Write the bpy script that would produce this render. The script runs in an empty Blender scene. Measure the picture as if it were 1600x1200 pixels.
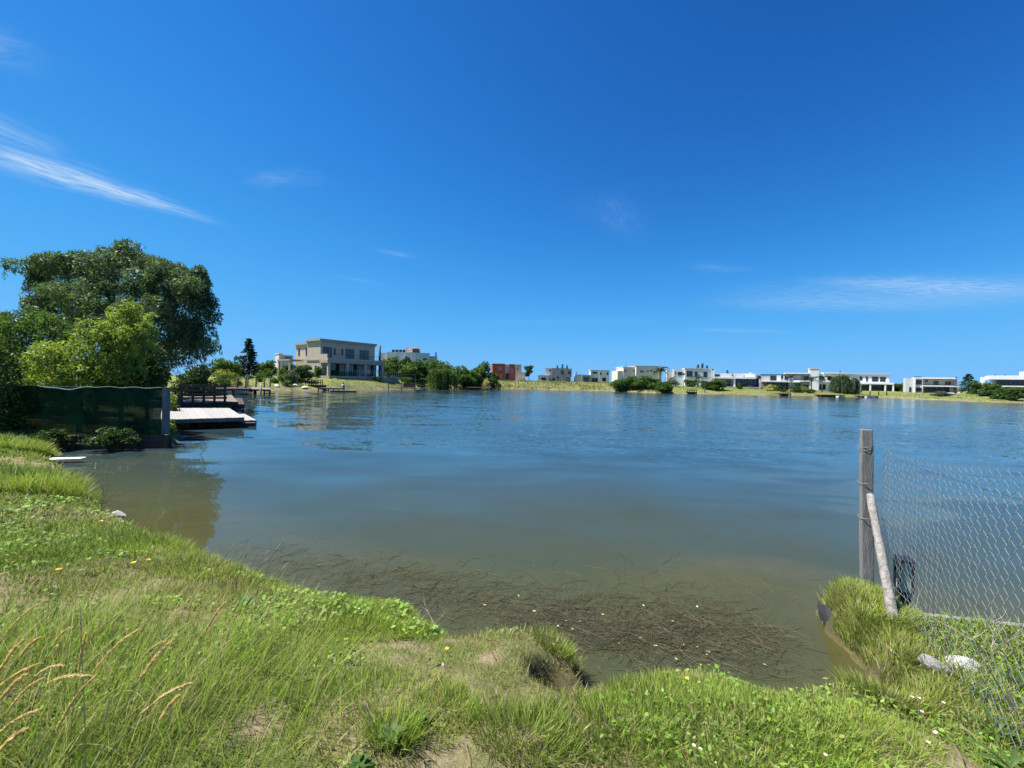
import bpy, bmesh, math, random
import numpy as np
from mathutils import Vector, Matrix, Euler, Quaternion
R = math.radians
random.seed(7)
rng = np.random.default_rng(11)
scn = bpy.context.scene
COL = scn.collection

# ------------------------------------------------------------------ camera
CAMZ, FPX = 2.30, 620.0
cam_d = bpy.data.cameras.new('camera'); cam = bpy.data.objects.new('camera', cam_d); COL.objects.link(cam)
cam_d.sensor_width = 36.0; cam_d.lens = FPX / 1600 * 36.0
cam_d.clip_start = 0.05; cam_d.clip_end = 6000
ROLL = R(1.1)
CM = Matrix.Rotation(R(90 - 0.46), 3, 'X') @ Matrix.Rotation(ROLL, 3, 'Z')
cam.rotation_euler = CM.to_euler(); cam.location = (0, 0, CAMZ)
scn.camera = cam

# ------------------------------------------------------------------ sky, sun, exposure
SUN_EL, SUN_AZ = R(60), R(-82)          # azimuth from +Y, negative = to the left
sd = Vector((math.sin(SUN_AZ) * math.cos(SUN_EL), math.cos(SUN_AZ) * math.cos(SUN_EL), math.sin(SUN_EL)))
sl = bpy.data.lights.new('sun', 'SUN'); so = bpy.data.objects.new('sun', sl); COL.objects.link(so)
sl.energy = 5.0; sl.angle = R(0.53); sl.color = (1.0, 0.955, 0.88)
so.rotation_euler = sd.to_track_quat('Z', 'Y').to_euler(); so.location = (-40, -10, 80)
scn.view_settings.view_transform = 'Standard'; scn.view_settings.look = 'None'
EXPO = 1.0; scn.view_settings.exposure = EXPO; SKYK = 10.0 / 2 ** EXPO; scn.view_settings.gamma = 1.0; scn.view_settings.use_curve_mapping = False
scn.render.engine = 'CYCLES'
scn.cycles.use_denoising = True
scn.cycles.max_bounces = 10; scn.cycles.transparent_max_bounces = 24
scn.cycles.caustics_reflective = False; scn.cycles.caustics_refractive = False

def ray(px, py):
    """world direction through a photo pixel, scaled so that y = 1"""
    d = CM @ Vector(((px - 800) / FPX, -(py - 600) / FPX, -1.0))
    return d / d.y
def at(px, py, D):
    d = ray(px, py); return Vector((d.x * D, D, CAMZ + d.z * D))
def gp(px, py, z=0.0):
    d = ray(px, py); D = (z - CAMZ) / d.z; return Vector((d.x * D, D, z))

world = bpy.data.worlds.new('World'); scn.world = world; world.use_nodes = True
class NT:
    def __init__(s, tree): s.t = tree; s.n = tree.nodes; s.l = tree.links
    def node(s, typ, **kw):
        n = s.n.new(typ)
        for k, v in kw.items(): setattr(n, k, v)
        return n
    def put(s, sock, v):
        if isinstance(v, bpy.types.NodeSocket): s.l.new(v, sock)
        else: sock.default_value = v
    def m(s, op, a, b=0.0, c=0.0, clamp=False):
        n = s.node('ShaderNodeMath', operation=op, use_clamp=clamp)
        s.put(n.inputs[0], a); s.put(n.inputs[1], b); s.put(n.inputs[2], c); return n.outputs[0]
    def vm(s, op, a, b=(0, 0, 0)):
        n = s.node('ShaderNodeVectorMath', operation=op); s.put(n.inputs[0], a); s.put(n.inputs[1], b)
        return n.outputs['Value'] if op in ('DOT_PRODUCT', 'LENGTH') else n.outputs[0]
    def noise(s, vec, scale, detail=3, rough=0.55, dist=0.0):
        n = s.node('ShaderNodeTexNoise'); s.put(n.inputs['Vector'], vec); n.inputs['Scale'].default_value = scale
        n.inputs['Detail'].default_value = detail; n.inputs['Roughness'].default_value = rough; n.inputs['Distortion'].default_value = dist
        return n
    def mapr(s, v, a, b, c=0.0, d=1.0, smooth=False):
        n = s.node('ShaderNodeMapRange'); n.interpolation_type = 'SMOOTHSTEP' if smooth else 'LINEAR'
        s.put(n.inputs[0], v); s.put(n.inputs[1], a); s.put(n.inputs[2], b); s.put(n.inputs[3], c); s.put(n.inputs[4], d); return n.outputs[0]
    def mix(s, f, a, b, blend='MIX'):
        n = s.node('ShaderNodeMix', data_type='RGBA', blend_type=blend)
        s.put(n.inputs[0], f); s.put(n.inputs[6], a); s.put(n.inputs[7], b); return n.outputs[2]

def build_world():
    w = NT(world.node_tree); w.n.clear()
    out = w.node('ShaderNodeOutputWorld'); bg = w.node('ShaderNodeBackground')
    sky = w.node('ShaderNodeTexSky', sky_type='NISHITA'); sky.sun_disc = False
    sky.sun_elevation = SUN_EL; sky.sun_rotation = SUN_AZ
    sky.altitude = 0; sky.air_density = 0.6; sky.dust_density = 0.0; sky.ozone_density = 6.0
    sr = w.node('ShaderNodeSeparateColor'); w.l.new(sky.outputs[0], sr.inputs[0]); hs = w.node('ShaderNodeCombineColor')
    for k_, (g_, p_, c_) in enumerate(((.232, 2.0, 3.5), (.558, 2.2, 3.15), (1.01, 2.6, 8.6))):      # deep blue rendition of a clear sky
        xp = w.m('POWER', w.m('MAXIMUM', sr.outputs[k_], 0.0), p_)
        w.l.new(w.m('MULTIPLY', w.m('DIVIDE', xp, w.m('ADD', xp, c_)), g_ * SKYK), hs.inputs[k_])
    tc = w.node('ShaderNodeTexCoord'); d = tc.outputs['Generated']
    sep = w.node('ShaderNodeSeparateXYZ'); w.l.new(d, sep.inputs[0])
    zz = w.m('MAXIMUM', sep.outputs[2], 0.02)
    cmb = w.node('ShaderNodeCombineXYZ')           # the flat cirrus layer, per unit of its height
    w.l.new(w.m('DIVIDE', sep.outputs[0], zz), cmb.inputs[0]); w.l.new(w.m('DIVIDE', sep.outputs[1], zz), cmb.inputs[1])
    p = cmb.outputs[0]
    warp = w.vm('SCALE', w.vm('SUBTRACT', w.noise(p, 1.6, 3).outputs['Color'], (0.5, 0.5, 0.5)))
    warp.node.inputs['Scale'].default_value = 0.34
    pw = w.vm('ADD', p, warp)
    total = None
    #   ends in the photo, half width near/far (layer units), strength, grain
    for (x0, y0, x1, y1, wa, wb, st) in [
        (-130, 200, 365, 358, .135, .045, 1.25), (-60, 165, 70, 238, .07, .06, .45), (-120, 55, 120, 84, .10, .05, .26),
        (380, 296, 540, 278, .035, .05, .15), (575, 390, 665, 408, .03, .05, .22), (520, 428, 610, 447, .05, .05, .12),
        (1070, 414, 1180, 425, .09, .07, .14), (1230, 434, 1720, 462, .06, .34, .55), (1060, 514, 1260, 520, .12, .12, .22),
        (915, 285, 1000, 385, .10, .06, .09), (1060, 470, 1650, 480, .25, .35, .3), (700, 505, 1150, 500, .3, .3, .07), (1080, 448, 1780, 470, .22, .7, .22)]:
        a = ray(x0, y0); b = ray(x1, y1)
        A = Vector((a.x / a.z, a.y / a.z, 0)); B = Vector((b.x / b.z, b.y / b.z, 0)); L = (B - A).length; e = (B - A) / L; n = Vector((-e.y, e.x, 0))
        q = w.vm('SUBTRACT', pw, tuple(A))
        t = w.m('DIVIDE', w.vm('DOT_PRODUCT', q, tuple(e)), L); sN = w.vm('DOT_PRODUCT', q, tuple(n))
        wid = w.m('MULTIPLY', w.mapr(t, 0.0, 1.0, wa, wb), 1.45)
        r = w.m('DIVIDE', sN, wid)
        g = w.m('POWER', 2.718, w.m('MULTIPLY', w.m('MULTIPLY', r, r), -1.0))
        ends = w.m('MULTIPLY', w.mapr(t, -0.02, 0.35, 0, 1, True), w.mapr(t, 0.45, 1.02, 1, 0, True))
        cc = w.node('ShaderNodeCombineXYZ'); w.put(cc.inputs[0], w.m('MULTIPLY', t, L * 2.2)); w.put(cc.inputs[1], w.m('MULTIPLY', sN, 9.0))
        gr = w.mapr(w.noise(cc.outputs[0], 2.4, 5, 0.62).outputs[0], 0.33, 0.70, 0.10, 1.0)
        m_ = w.m('MULTIPLY', w.m('MULTIPLY', w.m('MULTIPLY', g, ends), gr), st)
        total = m_ if total is None else w.m('ADD', total, m_)
    total = w.m('MULTIPLY', w.m('MINIMUM', total, 0.85), w.mapr(sep.outputs[2], 0.01, 0.08, 0, 1))
    col = w.mix(total, hs.outputs[0], (.55 * SKYK, .74 * SKYK, .96 * SKYK, 1))
    w.l.new(col, bg.inputs['Color']); bg.inputs['Strength'].default_value = 0.10
    w.l.new(bg.outputs[0], out.inputs[0])
build_world()

# ------------------------------------------------------------------ helpers
def tag(o, label=None, cat=None, group=None, kind=None):
    if label: o['label'] = label
    if cat: o['category'] = cat
    if group: o['group'] = group
    if kind: o['kind'] = kind
    return o
def empty(name, loc=(0, 0, 0), rz=0.0):
    o = bpy.data.objects.new(name, None); COL.objects.link(o); o.location = loc; o.rotation_euler = (0, 0, rz); o.empty_display_size = 0.2
    return o
def link(name, me, parent=None, loc=None, rot=None):
    o = bpy.data.objects.new(name, me); COL.objects.link(o)
    if parent: o.parent = parent
    if loc is not None: o.location = loc
    if rot is not None: o.rotation_euler = rot
    return o
class MB:
    def __init__(s): s.v = []; s.f = []
    def box(s, x0, x1, y0, y1, z0, z1, M=None, j=0.0):
        b = len(s.v)
        c = [(x0, y0, z0), (x1, y0, z0), (x1, y1, z0), (x0, y1, z0), (x0, y0, z1), (x1, y0, z1), (x1, y1, z1), (x0, y1, z1)]
        for p in c:
            p = Vector(p)
            if j: p += Vector((random.uniform(-j, j), random.uniform(-j, j), random.uniform(-j, j)))
            s.v.append(tuple(M @ p if M else p))
        s.f += [(b, b + 3, b + 2, b + 1), (b + 4, b + 5, b + 6, b + 7), (b, b + 1, b + 5, b + 4), (b + 1, b + 2, b + 6, b + 5), (b + 2, b + 3, b + 7, b + 6), (b + 3, b, b + 4, b + 7)]
        return s
    def tube(s, pts, rad, n=6, cap=True):
        pts = [Vector(p) for p in pts]; b = len(s.v); k = len(pts)
        if not hasattr(rad, '__len__'): rad = [rad] * k
        up = None
        for i, p in enumerate(pts):
            t = (pts[min(i + 1, k - 1)] - pts[max(i - 1, 0)]).normalized()
            if up is None: up = t.orthogonal().normalized()
            up = (up - t * up.dot(t)).normalized(); sd_ = t.cross(up)
            for q in range(n):
                a = 2 * math.pi * q / n
                s.v.append(tuple(p + (up * math.cos(a) + sd_ * math.sin(a)) * rad[i]))
        for i in range(k - 1):
            for q in range(n):
                a0 = b + i * n + q; a1 = b + i * n + (q + 1) % n
                s.f.append((a0, a1, a1 + n, a0 + n))
        if cap:
            s.f.append(tuple(b + q for q in reversed(range(n)))); s.f.append(tuple(b + (k - 1) * n + q for q in range(n)))
        return s
    def poly(s, pts):
        b = len(s.v); s.v += [tuple(p) for p in pts]; s.f.append(tuple(range(b, b + len(pts)))); return s
    def prism(s, pts, z0, z1):
        b = len(s.v); n = len(pts)
        s.v += [(p[0], p[1], z0) for p in pts] + [(p[0], p[1], z1) for p in pts]
        s.f.append(tuple(b + i for i in reversed(range(n)))); s.f.append(tuple(b + n + i for i in range(n)))
        for i in range(n): s.f.append((b + i, b + (i + 1) % n, b + n + (i + 1) % n, b + n + i))
        return s
    def mesh(s, name, mat, smooth=False):
        me = bpy.data.meshes.new(name); me.from_pydata(s.v, [], s.f); me.update()
        if mat: me.materials.append(mat)
        if smooth: me.polygons.foreach_set('use_smooth', [True] * len(me.polygons))
        return me
    def build(s, name, mat, parent=None, smooth=False, loc=None, rot=None, bevel=0):
        me = s.mesh(name, mat, smooth)
        if bevel:
            bm = bmesh.new(); bm.from_mesh(me)
            bmesh.ops.bevel(bm, geom=bm.edges[:], offset=bevel, segments=1, affect='EDGES'); bm.to_mesh(me); bm.free()
        return link(name, me, parent, loc, rot)
def np_mesh(name, V, F, mat, color=None, smooth=False):
    """V (n,3), F (m,k) with k 3 or 4 (or list of such)"""
    me = bpy.data.meshes.new(name)
    Fs = F if isinstance(F, list) else [F]
    me.vertices.add(len(V)); me.vertices.foreach_set('co', np.ascontiguousarray(V, np.float32).ravel())
    nl = sum(f.size for f in Fs); npol = sum(len(f) for f in Fs)
    me.loops.add(nl); me.loops.foreach_set('vertex_index', np.concatenate([f.ravel() for f in Fs]).astype(np.int32))
    me.polygons.add(npol)
    tot = np.concatenate([np.full(len(f), f.shape[1]) for f in Fs]); st = np.concatenate([[0], np.cumsum(tot)[:-1]])
    me.polygons.foreach_set('loop_start', st.astype(np.int32))
    me.update(calc_edges=True)
    if color is not None:
        a = me.color_attributes.new('Col', 'FLOAT_COLOR', 'POINT')
        c = np.ones((len(V), 4), np.float32); c[:, :3] = color; a.data.foreach_set('color', c.ravel())
    if mat: me.materials.append(mat)
    if smooth: me.polygons.foreach_set('use_smooth', np.ones(npol, bool))
    return me
def vn(x, y, s=1.0, seed=0):
    """value noise 0..1"""
    x = np.asarray(x, float) * s + seed * 17.31; y = np.asarray(y, float) * s + seed * 5.77
    xi = np.floor(x).astype(np.int64); yi = np.floor(y).astype(np.int64); fx = x - xi; fy = y - yi
    fx = fx * fx * (3 - 2 * fx); fy = fy * fy * (3 - 2 * fy)
    def h(a, b):
        n = (a * 374761393 + b * 668265263 + seed * 974634777) & 0xffffffff
        n = ((n ^ (n >> 13)) * 1274126177) & 0xffffffff
        return ((n ^ (n >> 16)) & 0xffff) / 65535.0
    return (h(xi, yi) * (1 - fx) + h(xi + 1, yi) * fx) * (1 - fy) + (h(xi, yi + 1) * (1 - fx) + h(xi + 1, yi + 1) * fx) * fy
def fbm(x, y, s=1.0, seed=0, o=3):
    r = 0; a = 1; t = 0
    for i in range(o): r = r + a * vn(x, y, s * 2 ** i, seed + i); t += a; a *= 0.5
    return r / t

# ------------------------------------------------------------------ materials
MATS = {}
def mat(name, col=(0.5, 0.5, 0.5), rough=0.8, var=0.12, scale=6.0, bump=0.0, metal=0.0, spec=0.3, stretch=(1, 1, 1), bscale=None, streak=0.0):
    if name in MATS: return MATS[name]
    m = bpy.data.materials.new(name); m.use_nodes = True; t = NT(m.node_tree); bs = t.n['Principled BSDF']
    tc = t.node('ShaderNodeTexCoord'); v = t.vm('MULTIPLY', tc.outputs['Object'], stretch)
    n = t.noise(v, scale, 5, 0.6)
    oi = t.node('ShaderNodeObjectInfo')
    f = t.m('ADD', t.mapr(n.outputs[0], 0.3, 0.7, 1 - var, 1 + var), t.mapr(oi.outputs['Random'], 0, 1, -var * .5, var * .5))
    if streak:
        ns = t.noise(t.vm('MULTIPLY', tc.outputs['Object'], (3, 3, .25)), 1.0, 4, .6)
        f = t.m('MULTIPLY', f, t.mapr(ns.outputs[0], .45, .75, 1.0, 1 - streak))
    c = t.vm('SCALE', (col[0], col[1], col[2])); t.put(c.node.inputs['Scale'], f)
    t.l.new(c, bs.inputs['Base Color'])
    bs.inputs['Roughness'].default_value = rough; bs.inputs['Metallic'].default_value = metal; bs.inputs['Specular IOR Level'].default_value = spec
    if bump:
        b = t.node('ShaderNodeBump'); b.inputs['Strength'].default_value = bump; b.inputs['Distance'].default_value = 0.02
        t.l.new(t.noise(v, bscale or scale * 4, 6, 0.65).outputs[0], b.inputs['Height']); t.l.new(b.outputs[0], bs.inputs['Normal'])
    MATS[name] = m; return m
def leafmat(name, dark, mid, light, trans=0.35, rough=0.5):
    if name in MATS: return MATS[name]
    m = bpy.data.materials.new(name); m.use_nodes = True; t = NT(m.node_tree); t.n.clear()
    out = t.node('ShaderNodeOutputMaterial'); g = t.node('ShaderNodeNewGeometry'); cr = t.node('ShaderNodeValToRGB')
    e = cr.color_ramp.elements; e[0].color = (*dark, 1); e[1].color = (*light, 1); k = e.new(0.5); k.color = (*mid, 1)
    tc = t.node('ShaderNodeTexCoord'); n = t.noise(tc.outputs['Object'], 0.7, 2)
    f = t.m('ADD', t.m('MULTIPLY', g.outputs['Random Per Island'], .6), t.mapr(n.outputs[0], .3, .7, 0, .4))
    t.l.new(f, cr.inputs[0])
    bs = t.node('ShaderNodeBsdfPrincipled'); t.l.new(cr.outputs[0], bs.inputs['Base Color']); bs.inputs['Roughness'].default_value = rough
    bs.inputs['Specular IOR Level'].default_value = .2
    tr = t.node('ShaderNodeBsdfTranslucent'); c2 = t.mix(1.0, cr.outputs[0], (1.5, 1.6, .6, 1), 'MULTIPLY'); t.l.new(c2, tr.inputs['Color'])
    mx = t.node('ShaderNodeMixShader'); mx.inputs[0].default_value = trans
    t.l.new(bs.outputs[0], mx.inputs[1]); t.l.new(tr.outputs[0], mx.inputs[2]); t.l.new(mx.outputs[0], out.inputs[0])
    MATS[name] = m; return m
def vcolmat(name, trans=0.3, rough=0.6, noise=0.0):
    m = bpy.data.materials.new(name); m.use_nodes = True; t = NT(m.node_tree); t.n.clear()
    out = t.node('ShaderNodeOutputMaterial'); at_ = t.node('ShaderNodeAttribute', attribute_name='Col')
    g = t.node('ShaderNodeNewGeometry'); c = t.vm('SCALE', at_.outputs['Color']); t.put(c.node.inputs['Scale'], t.mapr(g.outputs['Random Per Island'], 0, 1, .7, 1.3))
    bs = t.node('ShaderNodeBsdfPrincipled'); t.l.new(c, bs.inputs['Base Color']); bs.inputs['Roughness'].default_value = rough; bs.inputs['Specular IOR Level'].default_value = .3
    if trans:
        tr = t.node('ShaderNodeBsdfTranslucent'); t.l.new(c, tr.inputs['Color'])
        mx = t.node('ShaderNodeMixShader'); mx.inputs[0].default_value = trans
        t.l.new(bs.outputs[0], mx.inputs[1]); t.l.new(tr.outputs[0], mx.inputs[2]); t.l.new(mx.outputs[0], out.inputs[0])
    else: t.l.new(bs.outputs[0], out.inputs[0])
    return m
def glassmat(name='window_glass', col=(.02, .025, .03), rough=.04):
    if name in MATS: return MATS[name]
    m = mat(name, col, rough, .2, .8, spec=.8); return m

# ------------------------------------------------------------------ shoreline and terrain
near_px = [(20, 722), (85, 716), (112, 742), (140, 775), (185, 808), (240, 832), (300, 858), (360, 885), (420, 908), (470, 922), (530, 934), (590, 938), (632, 946), (668, 972), (712, 990), (742, 992), (790, 986), (835, 986), (872, 1000), (900, 1026), (914, 1052), (918, 1066), (938, 1068), (985, 1056), (1045, 1046), (1110, 1044), (1150, 1062), (1190, 1078), (1250, 1074), (1310, 1064), (1350, 1072), (1384, 1090)]
SH = []
SH += [(-10.75, 12.62), (-11.6, 12.35), (-13.2, 11.75)]
for p in near_px[1:]:
    g = gp(p[0], p[1], 0.14); SH.append((g.x, g.y))
SH += [(2.86, 3.02), (2.93, 3.3), (3.0, 3.7), (3.12, 4.05), (3.4, 4.2), (3.75, 4.05), (3.72, 3.55), (4.3, 3.36), (8, 3.2), (30, 2), (80, -2), (150, 5), (165, 40), (130, 62)]
far_px = [(1600, 630.5), (1550, 629), (1500, 627), (1450, 624.6), (1410, 622.8), (1360, 621.4), (1300, 620), (1260, 619), (1180, 617.6), (1120, 616.2), (1060, 615), (1035, 614.8), (1000, 613.3), (960, 611.6), (900, 610), (860, 609.2), (800, 608.2), (780, 608), (740, 608.2), (700, 608), (655, 608.2), (620, 608.8), (600, 609.3), (562, 609.8), (545, 610.3), (520, 610.4), (480, 610.6), (430, 611), (390, 610.8), (372, 611.5)]
for p in far_px:
    g = gp(*p); SH.append((g.x, g.y))
SH += [(-44, 58), (-40, 50), (-34.5, 40), (-27.0, 31.0), (-21, 24.6), (-15.2, 17.6)]
SHA = np.array(SH)
def sdist(x, y):
    """signed distance to the shoreline, positive on land"""
    x = np.asarray(x, float); y = np.asarray(y, float); shp = x.shape; x = x.ravel(); y = y.ravel()
    d2 = np.full(x.shape, 1e18); ins = np.zeros(x.shape, bool); n = len(SHA)
    for i in range(n):
        ax, ay = SHA[i]; bx, by = SHA[(i + 1) % n]; ex, ey = bx - ax, by - ay
        t = np.clip(((x - ax) * ex + (y - ay) * ey) / (ex * ex + ey * ey), 0, 1)
        d2 = np.minimum(d2, (x - ax - t * ex) ** 2 + (y - ay - t * ey) ** 2)
        c = (ay > y) != (by > y)
        if by != ay: ins ^= c & (x < (bx - ax) * (y - ay) / (by - ay) + ax)
    d = np.sqrt(d2); return np.where(ins, -d, d).reshape(shp)
HOLE = gp(868, 1070, 0.22)
def terrain(x, y, d=None):
    x = np.asarray(x, float); y = np.asarray(y, float)
    if d is None: d = sdist(x, y)
    wob = np.where(np.hypot(x, y) < 14, (fbm(x, y, 2.2, 3) - .5) * .16, (fbm(x, y, .25, 3) - .5) * .8)
    dd = d + wob
    # near bank
    A = np.full(x.shape, .66); W = np.full(x.shape, 1.5)
    mo = np.clip((x - 2.55) / .35, 0, 1) * np.clip((6 - y) / 1.0, 0, 1)
    A = A * (1 - mo) + .21 * mo; W = W * (1 - mo) + .10 * mo
    hn = .05 + A * (1 - np.exp(-np.maximum(dd, 0) / W)) + .10 * np.clip(dd / .12, 0, 1)
    hn += (fbm(x, y, 1.1, 9) - .5) * .08 * np.clip(dd / .6, 0, 1) + (vn(x, y, 7, 4) - .5) * .03 * np.clip(dd / .1, 0, 1)
    # lip and hollow eroded in the bank
    hr = np.hypot((x - HOLE.x) * 1.0, (y - HOLE.y) * 1.25)
    hn = hn + .03 * np.exp(-((hr - .28) / .12) ** 2) * (x < HOLE.x + .15) * (dd > .03)
    hn = np.where(dd > .01, hn * (1 - .86 * np.exp(-(hr / .17) ** 6)) + .05 * np.exp(-(hr / .17) ** 6), hn)
    # far banks, rise by direction
    u = x / np.maximum(y, 1.0)
    rise = np.interp(u, [-2, -1.2, -.75, -.45, -.2, -.03, .1, .33, .42, .55, .8, 1.1, 1.4], [.9, .9, 1.5, 2.6, 2.6, 2.2, 2.2, 2.0, 1.7, 1.6, 1.15, 1.1, 1.2])
    rw = np.interp(u, [-.8, -.5, -.45, -.28, -.2, -.03, .3, .42, .8], [7, 7, 3.4, 3.4, 6, 5, 5, 7, 8])
    hf = .22 * np.clip(dd / .25, 0, 1) + rise * (1 - np.exp(-np.maximum(dd, 0) / rw)) + (fbm(x, y, .12, 21) - .5) * .5 * np.clip(dd / 5, 0, 1)
    k = np.clip((np.hypot(x, y) - 13) / 14, 0, 1); k = k * k * (3 - 2 * k)
    h = hn * (1 - k) + hf * k
    bed = -.03 - .10 * np.minimum(-dd, 1.6) - .28 * np.clip(-dd - 1.4, 0, 4) + (fbm(x, y, 1.3, 31) - .5) * .06 * np.clip(-dd / .4, 0, 1)
    return np.where(dd > 0, h, np.minimum(bed, -.004))
def tz(x, y): return float(terrain(np.array([x]), np.array([y]))[0])

def axis(segs):
    out = []
    for a, b, s in segs: out.append(np.arange(a, b - 1e-6, s))
    return np.concatenate(out + [[segs[-1][1]]])
gx = axis([(-3000, -600, 400), (-600, -120, 40), (-120, -50, 3), (-50, -24, 1.0), (-24, -11, .25), (-11, -4.6, .10), (-4.6, 4.6, .05), (4.6, 9, .2), (9, 130, 1.4), (130, 600, 40), (600, 3000, 400)])
gy = axis([(-1500, -100, 200), (-100, -6, 8), (-6, .8, .4), (.8, 4.6, .05), (4.6, 8, .1), (8, 14, .2), (14, 34, .8), (34, 56, 2), (56, 140, .8), (140, 400, 20), (400, 4000, 400)])
GX, GY = np.meshgrid(gx, gy); GD = sdist(GX, GY); GZ = terrain(GX, GY, GD)
nx, ny = len(gx), len(gy)
idx = np.arange(nx * ny).reshape(ny, nx)
GF = np.stack([idx[:-1, :-1], idx[:-1, 1:], idx[1:, 1:], idx[1:, :-1]], -1).reshape(-1, 4)
def bare(x, y):
    """0..1, where turf is worn to dry soil near the camera"""
    b = np.clip((fbm(x, y, 1.15, 41, 4) - .60) * 7, 0, 1) * .7
    pc = gp(810, 1045, .3); b = b * (1 - .75 * np.exp(-(np.hypot(x - pc.x, y - pc.y) / .55) ** 2))
    for (px, py, z, r) in [(765, 1035, .35, .10), (705, 1000, .25, .09), (790, 1095, .45, .12), (985, 1165, .55, .14), (890, 1062, .3, .10), (808, 1150, .6, .10), (900, 1105, .4, .2), (400, 1120, .65, .12), (330, 955, .5, .25), (180, 720, .1, .9), (60, 735, .15, 1.0), (630, 1010, .4, .2), (1190, 1080, .2, .2), (870, 998, .15, .06), (900, 1030, .15, .07), (912, 1055, .15, .08)]:
        g = gp(px, py, z); b = np.maximum(b, np.exp(-(np.hypot(x - g.x, y - g.y) / r) ** 2) * np.clip(vn(x, y, 9, 5) * 2.2, 0, 1))
    return b
def ground_colors(x, y, z, d):
    u = x / np.maximum(y, 1); r = np.hypot(x, y)
    n1 = fbm(x, y, .35, 51)[..., None]; n2 = fbm(x, y, 6, 53)[..., None]
    near = np.array([.10, .12, .034]) * (1 - n2) + np.array([.13, .165, .04]) * n2
    soil = np.array([.30, .235, .155]) * (1 - n2) + np.array([.22, .16, .10]) * n2
    bb = bare(x, y)[..., None]; near = near * (1 - bb) + soil * bb
    wet = (np.exp(-np.clip(d, 0, 9) / .07) * (d > -.3))[..., None]; near = near * (1 - .85 * wet) + np.array([.085, .066, .042]) * .85 * wet
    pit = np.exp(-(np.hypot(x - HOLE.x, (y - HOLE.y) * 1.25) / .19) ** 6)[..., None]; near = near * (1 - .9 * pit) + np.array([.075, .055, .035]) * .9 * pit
    lawn = np.array([.125, .17, .042]) * (1 - n1) + np.array([.20, .20, .070]) * n1
    dry = np.array([.215, .205, .08]) * (1 - n2) + np.array([.19, .19, .07]) * n2
    dm = (np.clip((u + .06) / .05, 0, 1) * np.clip((.40 - u) / .05, 0, 1))[..., None] * .55
    lawn = lawn * (1 - dm) + dry * dm
    edge = np.exp(-np.clip(d - .2, 0, 50) / .5)[..., None]
    lawn = lawn * (1 - .75 * edge) + np.array([.22, .19, .14]) * .75 * edge
    k = np.clip((r - 16) / 10, 0, 1)[..., None]
    c = near * (1 - k) + lawn * k
    bed = np.array([.13, .105, .045]) * (.7 + .6 * n2); depth_dim = np.clip((-z - .18) / .4, 0, 1)[..., None]; bed = bed * (1 - depth_dim) + np.array([.030, .036, .024]) * depth_dim  # bed colour dimmed with depth, in place of light absorbed by the water
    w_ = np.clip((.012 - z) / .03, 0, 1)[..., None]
    return c * (1 - w_) + bed * w_
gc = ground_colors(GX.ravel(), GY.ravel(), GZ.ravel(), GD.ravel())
gm = vcolmat('ground_turf_soil', 0, .95)
def finish_ground():
    t = NT(gm.node_tree); bs = [n for n in t.n if n.type == 'BSDF_PRINCIPLED'][0]; bs.inputs['Specular IOR Level'].default_value = .1
    a = [n for n in t.n if n.type == 'ATTRIBUTE'][0]; tc = t.node('ShaderNodeTexCoord')
    n = t.noise(tc.outputs['Object'], 28, 6, .7); n2 = t.noise(tc.outputs['Object'], .9, 5, .65)
    f = t.m('MULTIPLY', t.mapr(n.outputs[0], .25, .75, .6, 1.4), t.mapr(n2.outputs[0], .3, .7, .78, 1.22))
    c = t.vm('SCALE', a.outputs['Color']); t.put(c.node.inputs['Scale'], f); t.l.new(c, bs.inputs['Base Color'])
    b = t.node('ShaderNodeBump'); b.inputs['Strength'].default_value = .8; b.inputs['Distance'].default_value = .03
    t.l.new(n.outputs[0], b.inputs['Height']); t.l.new(b.outputs[0], bs.inputs['Normal'])
finish_ground()
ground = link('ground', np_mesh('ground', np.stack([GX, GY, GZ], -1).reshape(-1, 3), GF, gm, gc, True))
tag(ground, 'grassy ground sloping to the lake on all sides', kind='structure')

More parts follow.
